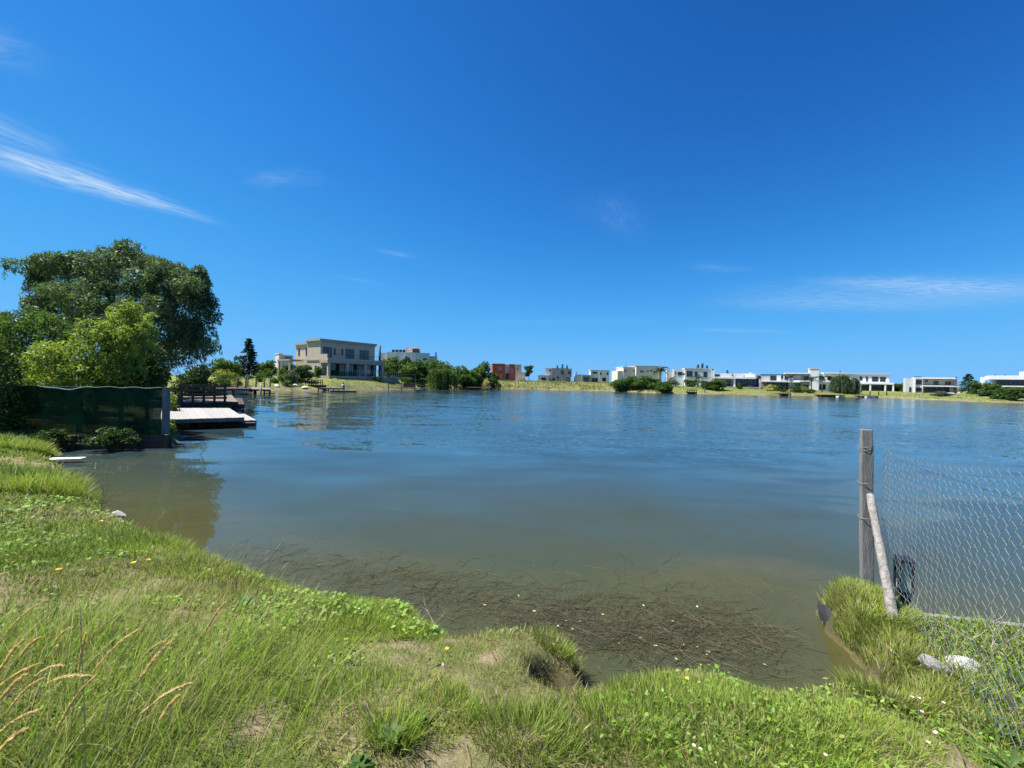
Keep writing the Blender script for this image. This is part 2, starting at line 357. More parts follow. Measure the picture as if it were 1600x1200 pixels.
# ------------------------------------------------------------------ water
def water_material():
    m = bpy.data.materials.new('lake_water'); m.use_nodes = True; t = NT(m.node_tree); t.n.clear()
    out = t.node('ShaderNodeOutputMaterial'); g = t.node('ShaderNodeNewGeometry'); P = g.outputs['Position']
    sp = t.node('ShaderNodeSeparateXYZ'); t.l.new(P, sp.inputs[0])
    big = t.noise(P, .045, 3).outputs[0]
    dist = t.m('ADD', sp.outputs[1], t.m('MULTIPLY', t.m('SUBTRACT', big, .5), 16.0))
    wind = t.m('MULTIPLY', t.mapr(dist, 7.5, 17.0, 0, 1, True), t.mapr(big, .30, .60, .45, 1.0, True))
    lee = t.mapr(t.m('ADD', sp.outputs[0], t.m('MULTIPLY', sp.outputs[1], .36)), -4.0, 4.0, .22, 1.0, True)       # sheltered water by the left bank
    wind = t.m('MULTIPLY', wind, lee)
    def slopes(sc, stretch, detail, amp):
        v = t.vm('MULTIPLY', P, stretch); n = t.noise(v, sc, detail, .55, .4)
        s = t.vm('SUBTRACT', n.outputs['Color'], (.5, .5, .5)); s2 = t.vm('SCALE', s); t.put(s2.node.inputs['Scale'], amp); return s2
    near = slopes(.62, (.55, 1.35, 1), 1.0, t.mapr(sp.outputs[1], 2.5, 7, .06, .17))
    rip = slopes(8.0, (.6, 1.25, 1), 3, t.m('MULTIPLY', wind, .62))
    rip2 = slopes(.9, (.45, 1.2, 1), 1.5, t.m('MULTIPLY', wind, .06))
    fine = slopes(7.0, (.7, 1.2, 1), 1, .018)
    tot = t.vm('ADD', t.vm('ADD', near, rip), t.vm('ADD', rip2, fine))
    tot = t.vm('MULTIPLY', tot, (.7, 1.0, 0.0))
    cb = t.node('ShaderNodeCombineXYZ'); t.put(cb.inputs[1], t.m('MULTIPLY', wind, -.035)); tot = t.vm('ADD', tot, cb.outputs[0])    # normals tilted to the near bank, so far water reflects higher, bluer sky
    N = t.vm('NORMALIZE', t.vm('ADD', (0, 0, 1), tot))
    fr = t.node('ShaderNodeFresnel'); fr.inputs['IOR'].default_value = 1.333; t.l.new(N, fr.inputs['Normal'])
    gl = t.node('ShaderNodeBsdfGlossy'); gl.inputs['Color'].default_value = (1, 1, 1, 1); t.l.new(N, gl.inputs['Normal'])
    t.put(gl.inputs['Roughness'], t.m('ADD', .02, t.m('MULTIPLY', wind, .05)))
    tr = t.node('ShaderNodeBsdfTransparent'); tr.inputs[0].default_value = (.86, .84, .62, 1)
    df = t.node('ShaderNodeBsdfDiffuse')
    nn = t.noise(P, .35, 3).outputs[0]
    deep = t.mapr(t.m('ADD', sp.outputs[1], t.m('MULTIPLY', t.m('SUBTRACT', nn, .5), 3.0)), 4.0, 13.0, 0, 1, True)      # mud stirred up by the bank, clearer water farther out; its blue replaces reflected sky
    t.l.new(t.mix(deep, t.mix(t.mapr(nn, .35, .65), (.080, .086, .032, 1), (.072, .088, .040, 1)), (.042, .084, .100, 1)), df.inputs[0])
    body = t.node('ShaderNodeMixShader')
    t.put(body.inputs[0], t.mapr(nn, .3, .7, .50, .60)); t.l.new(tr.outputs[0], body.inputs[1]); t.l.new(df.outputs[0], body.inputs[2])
    mx = t.node('ShaderNodeMixShader'); t.l.new(fr.outputs[0], mx.inputs[0]); t.l.new(body.outputs[0], mx.inputs[1]); t.l.new(gl.outputs[0], mx.inputs[2])
    t.l.new(mx.outputs[0], out.inputs[0]); return m
wm = MB(); wm.poly([(-60, -6, 0), (175, -6, 0), (175, 135, 0), (-60, 135, 0)])
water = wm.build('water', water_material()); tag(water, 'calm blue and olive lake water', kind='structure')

# ------------------------------------------------------------------ grass
GM = vcolmat('grass_blades', .38, .55)
def blades(P, L, W, lean, az, col, seg=2, tipw=.12, droop=.5):
    """ribbon blades; P (n,3) L W lean az (n,), col (n,3)"""
    n = len(P); V = []; C = []
    side = np.stack([-np.sin(az + rng.uniform(-1.2, 1.2, n)), np.cos(az + rng.uniform(-1.2, 1.2, n)), np.zeros(n)], -1)
    side /= np.linalg.norm(side, axis=1)[:, None]
    dirh = np.stack([np.cos(az), np.sin(az), np.zeros(n)], -1)
    for k in range(seg + 1):
        t = k / seg
        out = lean * (t * (1 - droop) + droop * t * t); up = t * np.sqrt(np.clip(1 - (lean * .75) ** 2, .05, 1))
        c = P + dirh * (L * out)[:, None] + np.array([0, 0, 1.]) * (L * up)[:, None]
        w = W * (1 - t * .55) if k < seg else W * tipw
        V.append(c - side * (w / 2)[:, None]); V.append(c + side * (w / 2)[:, None])
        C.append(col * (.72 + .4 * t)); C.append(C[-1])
    m = 2 * (seg + 1); V = np.stack(V, 1).reshape(-1, 3); C = np.stack(C, 1).reshape(-1, 3)
    b = (np.arange(n) * m)[:, None]
    F = np.concatenate([b + np.array([[2 * k, 2 * k + 1, 2 * k + 3, 2 * k + 2]]) for k in range(seg)], 0)
    return V, F, C
def scatter(n, x0, x1, y0, y1, dens):
    x = rng.uniform(x0, x1, n); y = rng.uniform(y0, y1, n); k = rng.uniform(0, 1, n) < dens(x, y); return x[k], y[k]
def inview(x, y, m=.35): return (np.abs(x) < (1.29 + .22) * y + m + .6) & (y > .6)
G_DARK, G_MID, G_LITE, G_DRY, G_YEL = (np.array(c) for c in ([.080, .14, .022], [.19, .29, .034], [.31, .41, .050], [.50, .42, .21], [.38, .38, .10]))
def grass_col(x, y, lush=0.0):
    n = len(x); a = fbm(x, y, .9, 61)[:, None]; b = fbm(x, y, 2.5, 63)[:, None]; r = rng.uniform(0, 1, (n, 1))
    c = G_MID * (1 - a) + G_LITE * a; c = c * (.75 + .5 * b)
    dry = np.clip((fbm(x, y, .8, 67)[:, None] - .50) * 2.2, 0, .45) * (1 - lush) + .035
    c = np.where(r < dry, G_DRY * (.7 + .5 * rng.uniform(0, 1, (n, 1))), c)
    c = np.where((r > .88), G_YEL, c); c = np.where((r > .78) & (r < .88), G_DARK, c); return c
def lawn():
    Vs, Fs, Cs, o = [], [], [], 0
    def add(V, F, C):
        nonlocal o
        Vs.append(V); Fs.append(F + o); Cs.append(C); o += len(V)
    def field(n, x0, x1, y0, y1, hmin, hmax, w, dens, lush=0, lean=(.2, 1.0), seg=2, wind=0.0):
        x, y = scatter(n, x0, x1, y0, y1, dens)
        d = sdist(x, y); z = terrain(x, y, d); k = (d > .02 + .07 * vn(x, y, 5, 8)) & (z > .03); x, y, d, z = x[k], y[k], d[k], z[k]
        hr = np.hypot(x - HOLE.x, (y - HOLE.y) * 1.25)
        bb = bare(x, y); k = (rng.uniform(0, 1, len(x)) > bb * .78) & ~((hr < .175)); x, y, z, bb = x[k], y[k], z[k], bb[k]
        nn = len(x); patch = fbm(x, y, 1.7, 71)
        L = rng.uniform(hmin, hmax, nn) * (.55 + .9 * patch) * (1 - .5 * bb); sc = np.clip(np.hypot(x, y) / 3.2, .8, 4)
        W = w * sc * rng.uniform(.5, 1.6, nn); az = rng.uniform(0, 2 * np.pi, nn) * (1 - wind) + wind * rng.normal(0, .5, nn)
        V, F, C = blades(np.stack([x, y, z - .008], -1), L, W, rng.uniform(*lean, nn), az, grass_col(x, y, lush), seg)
        add(V, F, C)
    D0 = lambda x, y: inview(x, y) * 1.0
    field(235000, -6.6, 4.6, .6, 4.4, .025, .070, .0036, D0)                      # short turf close by
    field(90000, -8, 1, 3, 8.2, .04, .10, .0040, lambda x, y: inview(x, y) * np.clip(7.5 / (np.hypot(x, y) ** 1.2), 0, 1))
    field(50000, -19, -6, 7, 13.2, .05, .15, .0042, lambda x, y: inview(x, y, 2) * 1.0)
    field(26000, 2.4, 5.5, .8, 4.3, .05, .13, .0045, lambda x, y: inview(x, y) * (x > 2.1 + .25 * y), .8)   # turf behind the wire fence
    # lush spots and the mound round the fence post
    for (px, py, z, r, n, h0, h1, lush) in [(1362, 958, .36, .32, 4600, .05, .13, .35), (1372, 1005, .35, .26, 3600, .06, .14, .35), (1395, 1060, .36, .28, 3200, .06, .14, .5), (1345, 930, .36, .22, 2400, .05, .13, .3), (1332, 975, .28, .12, 700, .07, .16, .4), (1345, 1012, .28, .12, 900, .09, .2, .5), (1366, 1046, .28, .12, 900, .08, .18, .6), (1130, 1120, .5, .75, 9000, .035, .09, 1), (950, 1120, .45, .4, 3500, .035, .09, 1), (1030, 1080, .35, .35, 3000, .035, .09, 1), (615, 1135, .62, .12, 420, .08, .2, 1), (560, 965, .3, .6, 6500, .03, .075, 1), (820, 1140, .5, .28, 1500, .06, .14, .9), (700, 1110, .5, .2, 700, .05, .1, .9), (60, 765, .3, 1.1, 5200, .14, .32, 1), (15, 705, .25, .8, 2600, .14, .30, .8), (250, 850, .3, .8, 3500, .06, .16, .8), (330, 880, .35, .55, 3000, .05, .12, .9), (600, 1100, .55, .5, 3200, .03, .08, .9), (870, 1010, .25, .17, 900, .06, .14, .8), (1290, 1110, .5, .5, 4500, .035, .09, .9)]:
        g = gp(px, py, z); a = rng.uniform(0, 6.283, n); q = np.sqrt(rng.uniform(0, 1, n)) * r
        x, y = g.x + np.cos(a) * q, g.y + np.sin(a) * q * .8
        d = sdist(x, y); zz = terrain(x, y, d); k = (d > .0) & (zz > .02) & (np.hypot(x - HOLE.x, (y - HOLE.y) * 1.25) > .175); x, y, zz, a = x[k], y[k], zz[k], a[k]; m = len(x)
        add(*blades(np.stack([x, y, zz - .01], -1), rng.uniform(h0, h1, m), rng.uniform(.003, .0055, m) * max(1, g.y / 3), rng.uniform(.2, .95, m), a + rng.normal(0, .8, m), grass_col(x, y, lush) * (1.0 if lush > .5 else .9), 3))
    # tall thin meadow grass in the left foreground, leaning right in the wind
    def tall_d(x, y):
        return inview(x, y, .6) * np.clip(1.25 - np.hypot((x + 2.5) / 1.7, (y - 1.9) / 1.15) ** 2, 0, 1) * (.35 + .9 * fbm(x, y, 1.3, 77))
    x, y = scatter(46000, -5, .4, .7, 4.6, tall_d); d = sdist(x, y); z = terrain(x, y, d); k = d > .1; x, y, z = x[k], y[k], z[k]; n = len(x)
    c = grass_col(x, y, .7) * np.array([1.05, 1.12, 1.0]); rr = rng.uniform(0, 1, n)
    c[rr < .12] = G_DRY * .9
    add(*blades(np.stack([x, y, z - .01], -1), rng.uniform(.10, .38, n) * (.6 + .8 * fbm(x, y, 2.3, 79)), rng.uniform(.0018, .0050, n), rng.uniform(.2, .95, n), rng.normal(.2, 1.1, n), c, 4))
    V = np.concatenate(Vs); F = np.concatenate(Fs); C = np.concatenate(Cs)
    o_ = link('grass', np_mesh('grass', V, F, GM, C)); tag(o_, 'green meadow grass and turf on the near bank', 'grass', kind='stuff')
lawn()
def clover():
    """small round leaves of clover and plantain between the blades"""
    n = 60000; x, y = scatter(n, -7, 4.2, .8, 7, lambda x, y: inview(x, y) * np.clip((fbm(x, y, 1.4, 83) - .42) * 5, 0, 1) * np.clip(3.5 / np.hypot(x, y), 0, 1))
    d = sdist(x, y); z = terrain(x, y, d); k = (d > .05) & (bare(x, y) < .5) & (np.hypot(x - HOLE.x, y - HOLE.y) > .22); x, y, z = x[k], y[k], z[k]; n = len(x)
    c0 = np.stack([x, y, z + rng.uniform(.015, .06, n)], -1); a = rng.uniform(0, 6.283, n); s = rng.uniform(.007, .016, n) * np.clip(y / 2.5, .8, 2.2)
    tilt = rng.normal(0, .35, (n, 2)); V = []
    for q in range(6):
        an = a + q * math.pi / 3; r_ = s * (1.15 if q in (0, 3) else .75); dx, dy = np.cos(an) * r_, np.sin(an) * r_
        V.append(c0 + np.stack([dx, dy, dx * tilt[:, 0] + dy * tilt[:, 1]], -1))
    V = np.stack(V, 1).reshape(-1, 3); F = (np.arange(n) * 6)[:, None] + np.arange(6)[None]
    C = np.repeat(grass_col(x, y, 1) * np.array([.75, .95, .9]), 6, 0)
    o = link('clover', np_mesh('clover', V, F, GM, C)); tag(o, 'low clover and broadleaf ground cover among the turf', 'ground cover', kind='stuff')
clover()
def litter():
    """dry straw lying on the soil"""
    n = 15000; x, y = scatter(n, -9, 4, .8, 11.5, lambda x, y: inview(x, y) * (.12 + bare(x, y))); d = sdist(x, y); z = terrain(x, y, d); k = d > .02
    x, y, z = x[k], y[k], z[k]; n = len(x); sc = np.clip(y / 3, 1, 3)
    c = np.where(rng.uniform(0, 1, (n, 1)) < .6, np.array([[.40, .33, .21]]), np.array([[.24, .17, .10]]))
    V, F, C = blades(np.stack([x, y, z + .006], -1), rng.uniform(.04, .16, n), .003 * sc, rng.uniform(.93, 1.0, n), rng.uniform(0, 6.283, n), c, 2, .5)
    V[:, 2] = np.minimum(V[:, 2], np.repeat(z, 6) + .02 + rng.uniform(0, .02, len(V)))
    o = link('straw_litter', np_mesh('straw_litter', V, F, GM, C)); tag(o, 'dry straw lying on the worn soil', 'straw', kind='stuff')
litter()
def far_meadow():
    Vs, Fs, Cs, o = [], [], [], 0
    n = 330000; px = rng.uniform(330, 1600, n); D = rng.uniform(55, 135, n)
    x = (px - 800) / FPX * D; y = D; d = sdist(x, y)
    k = (d > .175) & (d < 18); k &= rng.uniform(0, 1, n) < np.where((px > 775) & (px < 1045), 1, .35) * np.exp(-d / 9)
    x, y, d, px = x[k], y[k], d[k], px[k]; z = terrain(x, y, d); n = len(x); mead = (px > 775) & (px < 1045)
    L = np.where(mead, rng.uniform(.15, .42, n), rng.uniform(.06, .16, n)) * (.5 + vn(x, y, .6, 5))
    c = np.where(mead[:, None] & (rng.uniform(0, 1, (n, 1)) < .55), np.array([[.23, .215, .085]]), np.array([[.14, .19, .05]])) * rng.uniform(.7, 1.25, (n, 1))
    V, F, C = blades(np.stack([x, y, z - .02], -1), L, rng.uniform(.06, .2, n), rng.uniform(.1, .7, n), rng.uniform(0, 6.28, n), c, 1, .3)
    o_ = link('shore_grass', np_mesh('shore_grass', V, F, GM, C)); tag(o_, 'rough straw and green grass on the far shore', 'grass', kind='stuff')
far_meadow()

# ------------------------------------------------------------------ weed mat in the shallows
WM = vcolmat('dead_weed', 0, .75)
def weeds():
    n = 6800; pts = []
    mats_ = [(450, 885, 130, 40, 1.0), (560, 905, 110, 32, 1.0), (700, 935, 100, 34, 1.0), (790, 950, 120, 38, 1.3), (900, 975, 120, 45, 1.5), (1000, 1000, 120, 52, 1.5), (1090, 1010, 110, 48, 1.2), (1160, 1000, 100, 55, .8), (1200, 1030, 70, 40, .8), (1010, 930, 110, 50, .30), (1130, 960, 110, 50, .5), (350, 860, 60, 25, .6), (725, 843, 35, 12, .10), (690, 882, 45, 10, .10), (960, 900, 60, 20, .14), (280, 800, 120, 30, .12), (1180, 930, 90, 50, .16), (880, 1020, 60, 30, .6)]
    wts = np.array([m[2] * m[3] * m[4] for m in mats_]); wts /= wts.sum(); ch = rng.choice(len(mats_), n, p=wts)
    cen = np.zeros((n, 2)); 
    for i in range(n):
        m = mats_[ch[i]]; g = gp(m[0] + rng.normal(0, m[2] * .48), m[1] + rng.normal(0, m[3] * .48), 0); cen[i] = (g.x, g.y)
    nc = 420; ci = rng.integers(0, nc, n); cc_ = cen[:nc].copy(); pull = rng.uniform(.55, .95, n)[:, None]; cen = cen * (1 - pull) + cc_[ci] * pull + rng.normal(0, .07, (n, 2))
    ca = rng.normal(.2, 1.1, nc)[ci]
    d = sdist(cen[:, 0], cen[:, 1]); k = (d < .02) & (d > -3.2); cen = cen[k]; ca = ca[k]; n = len(cen)
    seg = 7; L = rng.uniform(.12, .60, n); a0 = ca + rng.normal(0, .55, n) + np.where(rng.uniform(0, 1, n) < .25, 1.4, 0); curl = rng.normal(0, 1.0, n); wig = rng.normal(0, .35, (n, seg + 1))
    z0 = np.where(rng.uniform(0, 1, n) < .30, rng.uniform(.0, .010, n), rng.uniform(-.06, .0, n))
    rad = rng.uniform(.0009, .0023, n); P = np.zeros((n, seg + 1, 3)); P[:, 0, :2] = cen; P[:, 0, 2] = z0
    ang = a0.copy()
    for s in range(1, seg + 1):
        ang = ang + curl / seg + wig[:, s]
        P[:, s, 0] = P[:, s - 1, 0] + np.cos(ang) * L / seg; P[:, s, 1] = P[:, s - 1, 1] + np.sin(ang) * L / seg * .8
        P[:, s, 2] = P[:, s - 1, 2] + rng.normal(0, .0045, n)
    P[:, :, 2] = np.clip(P[:, :, 2], -.12, .022)
    V = np.zeros((n, seg + 1, 3, 3)); offs = [(0, 1.0), (.87, -.5), (-.87, -.5)]
    for q, (h, v) in enumerate(offs):
        V[:, :, q, 0] = P[:, :, 0] - np.sin(a0)[:, None] * h * rad[:, None]; V[:, :, q, 1] = P[:, :, 1] + np.cos(a0)[:, None] * h * rad[:, None]; V[:, :, q, 2] = P[:, :, 2] + v * rad[:, None]
    base = (np.arange(n) * (seg + 1) * 3)[:, None]; F = []
    for s in range(seg):
        for q in range(3): F.append(base + np.array([[s * 3 + q, s * 3 + (q + 1) % 3, (s + 1) * 3 + (q + 1) % 3, (s + 1) * 3 + q]]))
    r = rng.uniform(0, 1, (n, 1)); col = np.where(r < .55, np.array([[.085, .076, .044]]), np.where(r < .8, np.array([[.042, .036, .024]]), np.array([[.15, .125, .08]])))
    o = link('water_weed', np_mesh('water_weed', V.reshape(-1, 3), np.concatenate(F), WM, np.repeat(col, (seg + 1) * 3, 0)))
    tag(o, 'tangled mat of dead brown water weed in the shallows', 'water weed', kind='stuff')
    # small floating leaves
    m = 26; j = rng.integers(0, n, m); c = cen[j] + rng.normal(0, .05, (m, 2)); kk = sdist(c[:, 0], c[:, 1]) < -.03; c = c[kk]; m = len(c); V = []
    a = rng.uniform(0, 6.28, m); s = rng.uniform(.006, .016, m); z = rng.uniform(.008, .016, m)
    for q in range(6):
        an = a + q * math.pi / 3; rr = s * (1.4 if q in (0, 3) else .7); V.append(np.stack([c[:, 0] + np.cos(an) * rr, c[:, 1] + np.sin(an) * rr, z + rng.normal(0, .002, m)], -1))
    col = np.where(rng.uniform(0, 1, (m, 1)) < .6, np.array([[.36, .34, .10]]), np.array([[.40, .36, .26]]))
    o = link('floating_leaf_litter', np_mesh('floating_leaf_litter', np.stack(V, 1).reshape(-1, 3), (np.arange(m) * 6)[:, None] + np.arange(6)[None], WM, np.repeat(col, 6, 0)))
    tag(o, 'yellowed leaf litter floating on the weed', 'leaf litter', kind='stuff')
weeds()

# ------------------------------------------------------------------ foliage builders
LM = {
 'willow': leafmat('willow_leaf', (.034, .060, .030), (.082, .126, .070), (.18, .240, .150), .34),
 'willow_pale': leafmat('weeping_willow_leaf', (.050, .085, .022), (.085, .140, .035), (.14, .20, .055), .35),
 'bright': leafmat('bright_leaf', (.06, .11, .02), (.17, .235, .05), (.36, .40, .13), .38),
 'dark': leafmat('dark_leaf', (.022, .048, .014), (.046, .088, .026), (.085, .135, .042), .28),
 'green': leafmat('green_leaf', (.036, .075, .018), (.078, .138, .032), (.13, .20, .052), .34),
 'hedge': leafmat('hedge_leaf', (.030, .070, .014), (.060, .125, .024), (.11, .19, .045), .30),
 'conifer': leafmat('conifer_needle', (.014, .032, .018), (.028, .056, .030), (.050, .085, .045), .15),
 'grey': leafmat('grey_leaf', (.055, .085, .050), (.10, .135, .085), (.16, .19, .13), .30),
 'yellow': leafmat('yellow_leaf', (.10, .13, .02), (.24, .25, .04), (.42, .38, .07), .35),
 'flower': leafmat('pale_blossom', (.30, .30, .12), (.45, .42, .2), (.6, .55, .35), .3),
 'palm': leafmat('palm_leaf', (.02, .04, .016), (.04, .07, .026), (.07, .10, .04), .2),
}
BARK = mat('bark', (.10, .075, .055), .9, .3, 5, .6, stretch=(1, 1, .3)); BARKP = mat('pale_bark', (.20, .17, .13), .9, .3, 6, .5, stretch=(1, 1, .3))
def unit(v): return v / np.maximum(np.linalg.norm(v, axis=-1, keepdims=True), 1e-9)
def leaves(P, axis_, ln, wd):
    """rhombic leaves at P along axis_"""
    n = len(P); a = unit(axis_); r = unit(np.cross(a, rng.normal(0, 1, (n, 3)))); l = (ln * rng.uniform(.6, 1.35, n))[:, None]; w = (wd * rng.uniform(.6, 1.35, n))[:, None]
    V = np.stack([P - a * l * .5, P + r * w * .5, P + a * l * .5, P - r * w * .5], 1).reshape(-1, 3)
    return V
def quads(nv): return np.arange(nv).reshape(-1, 4)
def lobes_env(c, r, n, k=.42, flat=.8):
    """n lobes inside the ellipsoid (c, r), towards its surface"""
    out = []
    for i in range(n):
        d = unit(rng.normal(0, 1, 3)); q = rng.uniform(.25, .72) if i else 0
        s = rng.uniform(.75, 1.2) * k
        out.append((np.array(c) + d * np.array(r) * q, np.array(r) * np.array([s, s, s * flat])))
    return out
def sublobes(lobes, k, s):
    out = []
    for c, r in lobes:
        out.append((c, r * .8))
        for _ in range(k):
            d = unit(rng.normal(0, 1, 3)); d[2] = abs(d[2]) * .9 if rng.uniform() < .7 else d[2]
            out.append((c + d * r * rng.uniform(.6, .98), r * s * rng.uniform(.5, 1.15)))
    return out
def lobe_points(lobes, n, shell=.5):
    w = np.array([np.prod(l[1]) ** (2 / 3) for l in lobes]); w /= w.sum(); j = rng.choice(len(lobes), n, p=w)
    d = unit(rng.normal(0, 1, (n, 3))); q = rng.uniform(0, 1, n) ** (1 / 3 * shell)
    # ragged surface
    q = q * (.82 + .3 * rng.uniform(0, 1, n) ** 2)
    C = np.array([l[0] for l in lobes])[j]; Rr = np.array([l[1] for l in lobes])[j]
    return C + d * Rr * q[:, None], d
def trunk_mesh(h, r, limbs, lean=(0, 0), n=7, spread=None):
    m = MB(); top = Vector((lean[0], lean[1], h)); k = 5
    pts = [Vector((lean[0] * (i / k) ** 1.5 + random.uniform(-1, 1) * r * .3, lean[1] * (i / k) ** 1.5 + random.uniform(-1, 1) * r * .3, h * i / k - (.25 if i == 0 else 0))) for i in range(k + 1)]
    m.tube(pts, [r * (1.25 - .65 * i / k) for i in range(k + 1)], n)
    for e in limbs:
        e = Vector(e); s = pts[random.choice([2, 3, 4])]; mid = s.lerp(e, .5) + Vector((0, 0, .12 * (e - s).length))
        m.tube([s, mid, e], [r * .5, r * .32, r * .10], 5)
    return m
def plant(name, label, cat, loc, lobes, nleaf, ln, wd, lm, th=0, tr=.1, droop=.0, group=None, strands=0, strand_len=1.5, shell=.5, bark=None, outw=.6):
    """tree or bush: > crown, trunk; coordinates of lobes are local"""
    root = empty(name, loc); tag(root, label, cat, group)
    P, d = lobe_points(lobes, nleaf, shell)
    k = P[:, 2] > .02; P, d = P[k], d[k]
    ax = rng.normal(0, 1, P.shape) + d * outw; ax[:, 2] -= droop
    V = [leaves(P, ax, ln, wd)]
    if strands:
        S, ds = lobe_points(lobes, strands, .12); m = 26; t = np.linspace(0, 1, m)
        L = strand_len * rng.uniform(.4, 1.15, strands); L = np.minimum(L, np.maximum(S[:, 2] - .25, .1)); hd = ds[:, :2] * .35
        Q = np.zeros((strands, m, 3)); Q[:, :, 0] = S[:, 0:1] + hd[:, 0:1] * np.sqrt(t) * L[:, None] * .5; Q[:, :, 1] = S[:, 1:2] + hd[:, 1:2] * np.sqrt(t) * L[:, None] * .5
        Q[:, :, 2] = S[:, 2:3] - t * L[:, None]; Q += rng.normal(0, wd * .8, Q.shape); Q = Q.reshape(-1, 3)
        a2 = rng.normal(0, .35, Q.shape); a2[:, 2] -= 1; V.append(leaves(Q, a2, ln * 1.15, wd * .9))
    V = np.concatenate(V); link('crown', np_mesh('crown', V, quads(len(V)), lm), root)
    if th:
        ends = [tuple(l[0] * np.array([.85, .85, .9])) for l in lobes[:7]]
        trunk_mesh(th, tr, ends).build('trunk', bark or BARK, root, True)
    return root
def zt(px, py, D): return at(px, py, D).z
def bush_px(name, label, cat, px, ptop, hw, D, lm, n=2600, ln=.28, wd=.16, nl=9, th=.5, tr=.08, depth=None, squash=1.0, group=None, k=.46, droop=.0, strands=0, sl=1.5, low=0.08, shell=.45):
    """a plant standing on the terrain at the direction px and distance D, its top at photo row ptop, hw = half width in photo pixels"""
    p = at(px, ptop, D); zg = tz(p.x, p.y); H = max(p.z - zg, .3); rx = hw * D / FPX; ry = depth if depth else rx
    z0 = H * low; rz = (H - z0) * (.56 if low < .1 else .5)
    lobes = lobes_env((0, 0, H - rz), (rx * .98, ry * .98, rz), nl, k)
    if low < .1:
        for _ in range(5): a_ = random.uniform(0, 6.28); lobes.append((np.array([math.cos(a_) * rx * .5, math.sin(a_) * ry * .5, H * .22]), np.array([rx * .5, ry * .5, H * .26])))
    lobes = sublobes(lobes, 4, .55)
    lobes = [(np.array([l[0][0], l[0][1], min(l[0][2], H - l[1][2] * .85)]), l[1]) for l in lobes]
    return plant(name, label, cat, (p.x, p.y, zg), lobes, n, ln, wd, LM[lm], H * th, tr, droop, group, strands, sl, shell)
def conifer_px(label, px, ptop, hw, D, n=3500, lm='conifer', group=None):
    p = at(px, ptop, D); zg = tz(p.x, p.y); H = p.z - zg; rx = hw * D / FPX
    root = empty('conifer_tree', (p.x, p.y, zg)); tag(root, label, 'tree', group)
    m = MB(); m.tube([(0, 0, -.2), (0, 0, H * .5), (0, 0, H * .98)], [.03 * H, .018 * H, .004 * H], 6); m.build('trunk', BARK, root, True)
    whorls = 15; V = []
    for i in range(whorls):
        t = (i + .3) / whorls; z = H * (.07 + .93 * t); rr = rx * (1 - t) ** .8 * random.uniform(.82, 1.15) + .05 * rx; nb = max(5, int(11 * (1 - t)) + 3)
        for b in range(nb):
            a = random.uniform(0, 6.283); c = max(6, int(n / whorls / nb)); s = rng.uniform(.08, 1, c) ** .7
            l_ = rr * random.uniform(.7, 1.1)
            P = np.stack([np.cos(a) * s * l_, np.sin(a) * s * l_, z + s * l_ * .18 - s * s * l_ * .38 + 0 * s], -1) + rng.normal(0, .03 * H * (1 - t * .5), (c, 3)) * np.array([1, 1, .6])
            ax = np.stack([np.cos(a) * np.ones(c), np.sin(a) * np.ones(c), -.35 * np.ones(c)], -1) + rng.normal(0, .5, (c, 3)); V.append(leaves(P, ax, .055 * H, .022 * H))
    V = np.concatenate(V); link('crown', np_mesh('crown', V, quads(len(V)), LM[lm]), root); return root
def palm_px(label, px, pcrown, D, fl, nf=13, tr=.14, group=None, trunk=True):
    p = at(px, pcrown, D); zg = tz(p.x, p.y); H = p.z - zg
    root = empty('palm_tree', (p.x, p.y, zg)); tag(root, label, 'palm tree', group)
    m = MB(); m.tube([(0, 0, -.2), (.05, 0, H * .5), (0, 0, H)], [tr * 1.2, tr, tr * .9], 8); m.build('trunk', BARKP, root, True)
    k = 12; V = []
    for i in range(1, k + 1):
        t = i / k; c = np.array([[t * fl * .92, 0, fl * (.55 * t - .95 * t * t)]])
        for sgn in (-1, 1):
            for q in range(3):
                P = c + np.array([[random.uniform(-.03, .03) * fl, sgn * fl * .085, -fl * .03]])
                V.append(leaves(P, np.array([[.55, sgn * 1.0, -.5]]) + rng.normal(0, .15, (1, 3)), fl * .26 * (1.15 - .6 * t), fl * .05))
    V = np.concatenate(V); me = np_mesh('frond', V, quads(len(V)), LM['palm'])
    for i in range(nf):
        a = 6.283 * i / nf + random.uniform(-.15, .15); o = link('frond', me, root, (0, 0, H)); o.rotation_euler = (0, random.choice([-.75, -.35, 0, .25]) + random.uniform(-.1, .1), a); o.scale = (1, 1, 1) if i % 2 else (.88, .88, .88)
    return root

# ------------------------------------------------------------------ building materials
W_WHITE = mat('white_render', (.76, .76, .75), .85, .05, 1.2, streak=.10); W_BEIGE = mat('beige_render', (.50, .43, .335), .9, .06, 1.0, streak=.14)
W_BTRIM = mat('beige_trim', (.40, .34, .27), .9, .06, 1.0, streak=.1); W_CREAM = mat('cream_render', (.62, .56, .47), .9, .06, 1.0, streak=.12); W_GREY = mat('grey_render', (.27, .27, .28), .9, .08, 1.0, streak=.15)
W_LGREY = mat('light_grey_render', (.50, .51, .52), .9, .06, 1.0, streak=.12); W_RED = mat('red_render', (.34, .075, .06), .8, .08, 1.0, streak=.12); W_SAND = mat('sand_render', (.50, .39, .30), .9, .06, 1.0, streak=.12)
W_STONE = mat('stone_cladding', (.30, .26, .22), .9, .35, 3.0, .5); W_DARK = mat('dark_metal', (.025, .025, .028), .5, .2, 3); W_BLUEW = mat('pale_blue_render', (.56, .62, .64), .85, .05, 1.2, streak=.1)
GLASS = glassmat(); FRAME = mat('dark_window_frame', (.035, .035, .038), .5, .1, 3); FRAMEW = mat('white_window_frame', (.7, .7, .7), .5, .05, 3)
